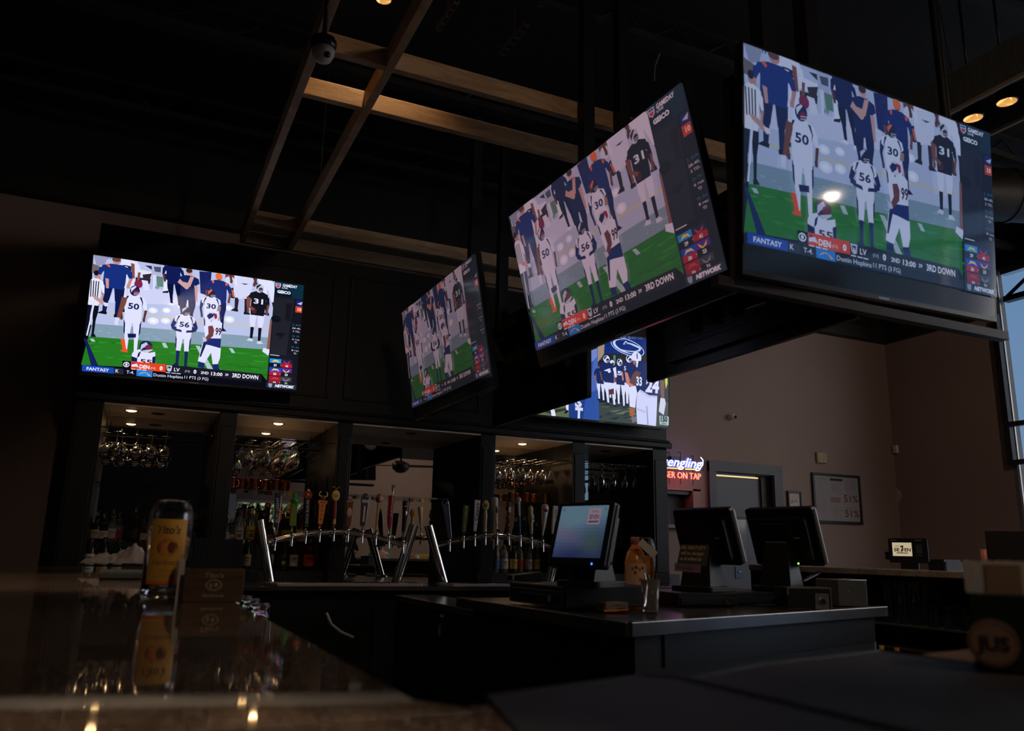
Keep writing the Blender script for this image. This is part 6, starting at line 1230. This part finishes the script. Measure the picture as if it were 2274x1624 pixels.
o, W_, H_ = frame(1750, 1090, 1783, 1136, 'small black frame with a signed paper beside the large one', .022)
m = MB(); m.tube([(-.05, .0125, .08), (-.035, .0125, .12), (-.02, .0125, .09), (0, .0125, .10), (.02, .0125, .13), (.03, .0125, .09), (.05, .0125, .10)], .002, ink, 5)
for i in range(5): m.box((-W_*.3, .0125, H_*.8-i*.018), (W_*.3, .0135, H_*.8-i*.018+.002), tx)
m.build('signed_paper', o)
q = at(1826, 1017, Y=YB-.03); o = thing('alarm_keypad', 'yellowish keypad box on the back wall above the large frame', 'keypad', (q.x, YB-.03, q.z)); m = MB(); m.box((-.075, 0, -.06), (.075, .029, .06), mat('keypad_beige', (.34, .28, .17), .5)); m.build('plate', o, bevel=.004); m = MB()
for i, (x, z) in enumerate(((-.04, .03), (-.01, .035), (.03, .03), (-.03, 0), (.01, .005), (.045, -.01), (-.02, -.035), (.03, -.04))): m.rbox((x-.014, -.004, z-.012), (x+.014, 0, z+.012), .004, mat('keypad_key', (.44, .36, .22), .5), axis=1)
m.build('keys', o)
q = at(1628, 926, Y=YB-.05); o = thing('wall_camera', 'small pale bullet camera on the back wall beside the college game screen', 'security camera', (q.x, YB-.001, q.z)); m = MB(); m.tube([(0, 0, 0), (0, -.02, 0)], .035, white_pl, 20); m.build('base', o); m = MB(); m.ell((0, -.045, 0), .034, white_pl, 16, 10); m.build('housing', o); m = MB(); m.tube([(.006, -.065, -.002), (.010, -.082, -.006)], .018, tvplastic, 16); m.build('lens', o)
q = at(1988, 998, X=XR-.03); o = thing('motion_sensor', 'small pale motion sensor high on the right wall by the corner', 'sensor', (XR-.002, q.y, q.z)); m = MB(); m.box((-.045, -.035, -.05), (0, .035, .05), white_pl); m.build('housing', o, bevel=.012); m = MB(); m.ell((-.045, 0, -.01), (.008, .02, .022), mat('sensor_lens', (.4, .38, .36), .3), 12, 8); m.build('lens', o)
q = at(1984, 1102, X=XR-.02); o = thing('wall_speaker', 'round pale sounder disc on the wall below the motion sensor', 'speaker', (XR-.002, q.y, q.z)); m = MB(); m.tube([(0, 0, 0), (-.03, 0, 0)], .10, mat('disc_cream', (.42, .37, .30), .5), 32); m.build('disc', o); m = MB(); m.tube([(-.03, 0, 0), (-.036, 0, 0)], .075, mat('disc_cream', (.42, .37, .30), .5), 32); m.build('grille', o)
# light in the room: downlights over the guest side, most of them added fill, their warm pools on the bar
for i, (x, y, l) in enumerate(((5.9, 2.0, 'ceiling downlight over the guest side, out of view to the right'), (5.9, 4.2, 'ceiling downlight near the right granite counter, out of view'), (-.2, -2.4, 'ceiling downlight behind the viewer'))): pass
# ---------------------------------------------------------------- the guest side behind the viewer (seen in the mirrors) and its lights, several added as fill
def downlight(loc, label, power, target, ang=120, col_=(1, .76, .56), r=.055, blend=.9):
    z = ZC-.02
    o = thing('ceiling_or_added_downlight', label, 'downlight', loc)
    m = MB(); m.lathe([(r, 0), (r*1.1, .006), (r*1.05, .12), (0, .13)], tvplastic, n=20); m.lathe([(.008, .13), (.008, ZC-loc[2]-.001)], tvplastic, n=8); m.build('can', o)
    m = MB(); m.lathe([(0, .012), (r*.95, .008)], mat('lens_lit', (1, .8, .5), .5, emit=(1, .70, .42), es=3), n=20); m.build('lens', o)
    spot('downlight_beam', Vector(loc)+Vector((0, 0, -.015)), target, power, col_, ang, blend, .05)
def bounce(px, py, c, n, z):
    d = (rt*((px-1137)/F)+up*(-(py-812)/F)+fw).normalized(); n = n.normalized(); p = CAM+d*((c-CAM).dot(n)/d.dot(n)); r = d-n*2*d.dot(n); return p+r*((z-p.z)/r.z)
bl = bounce(1847, 430, Vector((2.467, 2.012, 2.579)), -Vector((-.035, -.101, .994)).cross(Vector((.997, .069, .042))), 3.9)
downlight(tuple(bl), 'ceiling downlight behind the viewer, mirrored as an oval in the largest television', 9, (.6, 1.6, 1.0), 95, r=.085)
downlight((-.15, -.55, 3.9), 'ceiling downlight right above the near end of the bar', 150, (-.12, .30, 1.07), 22, blend=.25)
downlight((1.2, -1.6, 3.9), 'added fill downlight behind the viewer over the near bar leg', 110, (1.6, 3.4, 2.2), 95)  # unseen lamp added to lift the beams and bar fronts
downlight((3.3, -2.2, 3.9), 'added fill downlight behind the viewer toward the right', 60, (8.3, 5.0, 1.6), 90)  # added fill from behind, aimed at the right wall
downlight((5.6, -1.6, 3.9), 'added fill downlight brightening the wall seen in the central mirror', 190, (6.0, -4.6, 1.4), 120, (1, .78, .58))  # put in to brighten the front wall for the mirror
downlight((5.9, 2.2, 3.9), 'added fill downlight for the right wall, out of view', 85, (8.3, 5.6, 1.9), 120)  # extra lamp added out of view to raise the right wall
downlight((-1.0, 2.5, 4.2), 'added downlight to the left of the bar, out of view', 190, (-.1, 3.5, 1.07), 30, blend=.6)  # added off-view lamp that makes the warm pool on the far bar
downlight((2.4, -.9, 4.2), 'added fill downlight over the right end of the near bar leg', 170, (1.3, .95, 1.12), 20)  # added to brighten the napkins in the right foreground
# ceiling fan mirrored over the tap handles
fq = at(890, 1035, Y=13.8+1.5); fo = thing('ceiling_fan', 'dark ceiling fan behind the viewer, mirrored above the tap handles', 'fan', (fq.x, -1.5, fq.z))
m = MB(); m.lathe([(0, -.14), (.08, -.13), (.16, -.06), (.17, .04), (.06, .09), (.03, .10)], dk_metal, n=24); m.build('motor', fo); m = MB(); m.lathe([(.018, .1), (.018, ZC-fq.z-.001)], dk_metal, n=10); m.build('downrod', fo)
for i in range(4):
    m = MB(); m.T = Matrix.Rotation(R(20+90*i), 4, 'Z') @ Matrix.Rotation(R(9), 4, 'X'); m.rbox((.16, -.07, -.005), (.86, .07, .005), .03, mat('blade_brown', (.07, .04, .025), .5)); m.box((.10, -.02, -.006), (.24, .02, .006), dk_metal); m.build('blade', fo)
# ledge with trays and a guest behind it
tz = at(900, 1251, Y=13.8+1.9).z
tq = at(880, 1250, Y=13.8+1.9)
lo = thing('drink_ledge', 'pale-edged drink ledge behind the viewer, mirrored low behind the taps', 'ledge', (tq.x, -1.9, 0))
m = MB(); m.box((-1.9, -.35, tz-.05), (1.6, .0, tz), gran2); m.build('ledge_top', lo, bevel=.005); m = MB(); m.box((-1.8, -.30, 0), (1.5, -.18, tz-.051), cab_black); m.build('ledge_wall', lo)
m = MB(); m.box((-.1, -.16, tz-.36), (1.4, -.0, tz-.34), steel); m.build('glass_shelf', lo)
for i in range(14): 
    o = copy_tree(g2); o.location = (tq.x+.0+.085*i, -1.9-.08, tz-.3395); o['label'] = 'short glass on the shelf under the drink ledge, mirrored behind the taps'; o['group'] = 'glasses under the drink ledge'
ya = at(940, 1236, Y=13.8+2.1); o = thing('yellow_rack', 'yellow plastic rack on the drink ledge, mirrored behind the taps', 'rack', (ya.x, -2.1, tz)); yl = mat('rack_yellow', (.75, .38, .03), .5)
m = MB(); m.box((-.30, -.06, .12), (.30, .06, .18), yl); m.build('rack_tray', o)
for x in (-.28, .28): m = MB(); m.box((x-.012, -.05, 0), (x+.012, .05, .12), yl); m.build('rack_leg', o)
for px_, h_, c_, l in ((906, .34, mat('tumbler_blue', (.03, .08, .45), .3), 'tall blue container on the ledge, mirrored beside the taps'), (953, .12, mat('cup_cyan', (.02, .35, .5), .3), 'small cyan cup on the ledge, mirrored beside the taps'), (925, .16, white_pl, 'white cup on the ledge, mirrored beside the taps')):
    b_ = at(px_, 1240, Y=13.8+1.98); o = thing('ledge_container', l, 'cup', (b_.x, -1.98, tz)); m = MB(); m.lathe([(0, 0), (.045, 0), (.052, h_), (.045, h_), (.04, .01), (0, .01)], c_, n=20); m.build('container_wall', o); m = MB(); m.lathe([(.053, h_-.01), (.055, h_), (.053, h_+.005)], c_, n=20); m.build('container_rim', o)
# guest: one skinned body, clothes and hair as its children
pg_ = at(843, 1225, Y=13.8+2.75); gx, gy = pg_.x, -2.75
hz = at(846, 1203, Y=13.8+2.75).z
guest = thing('person', 'person with long brown hair in a teal shirt, mirrored behind the taps', 'person', (gx, gy, 0))
def skin_obj(name, verts, edges, radii, mm, parent, root=0, sub=2):
    me = bpy.data.meshes.new(name); me.from_pydata(verts, edges, []); o = bpy.data.objects.new(name, me); col.objects.link(o); o.parent = parent
    o.modifiers.new('skin', 'SKIN'); me.skin_vertices.new() if not me.skin_vertices else None
    for i, r_ in enumerate(radii): me.skin_vertices[0].data[i].radius = r_ if isinstance(r_, tuple) else (r_, r_)
    me.skin_vertices[0].data[root].use_root = True
    s_ = o.modifiers.new('sub', 'SUBSURF'); s_.levels = s_.render_levels = sub; me.materials.append(mm); return o
H0 = hz-.12                                                  # chin height
sk_m = mat('skin_tone', (.42, .24, .17), .55); teal = mat('shirt_teal', (.06, .20, .21), .8); denim = mat('trousers_dark', (.03, .04, .07), .8); hair_m = mat('hair_brown', (.05, .022, .010), .6)
sz = .62                                                     # stool height
V = [(0, 0, sz+.08), (0, .02, sz+.30), (0, .03, H0-.12), (0, .02, H0-.02), (0, .03, H0+.10), (0, .04, H0+.19),
     (-.17, .02, H0-.15), (-.23, .08, H0-.38), (-.12, .30, H0-.42), (.17, .02, H0-.15), (.23, .08, H0-.38), (.12, .30, H0-.42),
     (-.10, .02, sz+.04), (-.13, .40, sz+.05), (-.13, .42, .32), (-.13, .38, .05), (-.13, .50, .03), (.10, .02, sz+.04), (.13, .40, sz+.05), (.13, .42, .32), (.13, .38, .05), (.13, .50, .03)]
E_ = [(0, 1), (1, 2), (2, 3), (3, 4), (4, 5), (2, 6), (6, 7), (7, 8), (2, 9), (9, 10), (10, 11), (0, 12), (12, 13), (13, 14), (14, 15), (15, 16), (0, 17), (17, 18), (18, 19), (19, 20), (20, 21)]
Rr = [(.15, .11), (.13, .10), (.12, .09), .055, .085, .075, .06, .045, .032, .06, .045, .032, .09, .065, .05, .038, .035, .09, .065, .05, .038, .035]
skin_obj('body', V, E_, Rr, sk_m, guest)
skin_obj('shirt', V[0:3]+[V[6], V[7], V[9], V[10]], [(0, 1), (1, 2), (2, 3), (3, 4), (2, 5), (5, 6)], [(.165, .125), (.145, .115), (.135, .105), .075, .06, .075, .06], teal, guest)
skin_obj('trousers', [V[0], V[12], V[13], V[14], V[15], V[17], V[18], V[19], V[20]], [(0, 1), (1, 2), (2, 3), (3, 4), (0, 5), (5, 6), (6, 7), (7, 8)], [(.16, .12), .10, .078, .062, .05, .10, .078, .062, .05], denim, guest)
m = MB(); m.ell((0, .015, H0+.12), (.105, .115, .135), hair_m, 20, 14); m.ell((0, -.05, H0-.03), (.10, .06, .17), hair_m, 16, 10); m.build('hair', guest)
m = MB()
for g_ in (-1, 1): m.ell((g_*.033, .118, H0+.11), (.016, .01, .010), mat('eye_white', (.7, .7, .7), .3), 10, 6); m.ell((g_*.033, .126, H0+.11), (.007, .005, .007), ink, 8, 5)
m.ell((0, .135, H0+.075), (.014, .02, .022), sk_m, 10, 8); m.ell((0, .12, H0+.035), (.026, .012, .008), mat('lip', (.35, .12, .10), .5), 10, 6); m.build('face', guest)
for g_ in (-1, 1):
    hc_ = Vector((g_*.10, .34, H0-.42))
    m = MB(); m.ell(tuple(hc_), (.038, .045, .014), sk_m, 12, 8)
    for k, (dx, L_) in enumerate(((-.026, .055), (-.009, .066), (.009, .062), (.026, .048))): m.tube([hc_+Vector((dx, .03, 0)), hc_+Vector((dx*1.1, .03+L_*.5, .004)), hc_+Vector((dx*1.1, .03+L_, -.008))], [.009, .008, .006], sk_m, 8)
    m.tube([hc_+Vector((-g_*.03, -.01, 0)), hc_+Vector((-g_*.058, .012, 0)), hc_+Vector((-g_*.060, .038, -.004))], [.010, .009, .007], sk_m, 8); m.build('hand', guest)
stl = thing('bar_stool', 'dark bar stool under the person in the teal shirt', 'stool', (gx, gy, 0)); m = MB(); m.lathe([(0, sz-.06), (.17, sz-.06), (.18, sz-.03), (.16, sz-.005), (0, sz)], black_paint, n=24); m.build('seat', stl)
for i in range(4): a = R(45+90*i); m = MB(); m.tube([(.13*math.cos(a), .13*math.sin(a), sz-.06), (.20*math.cos(a), .20*math.sin(a), 0)], .014, dk_metal, 8); m.build('leg', stl)
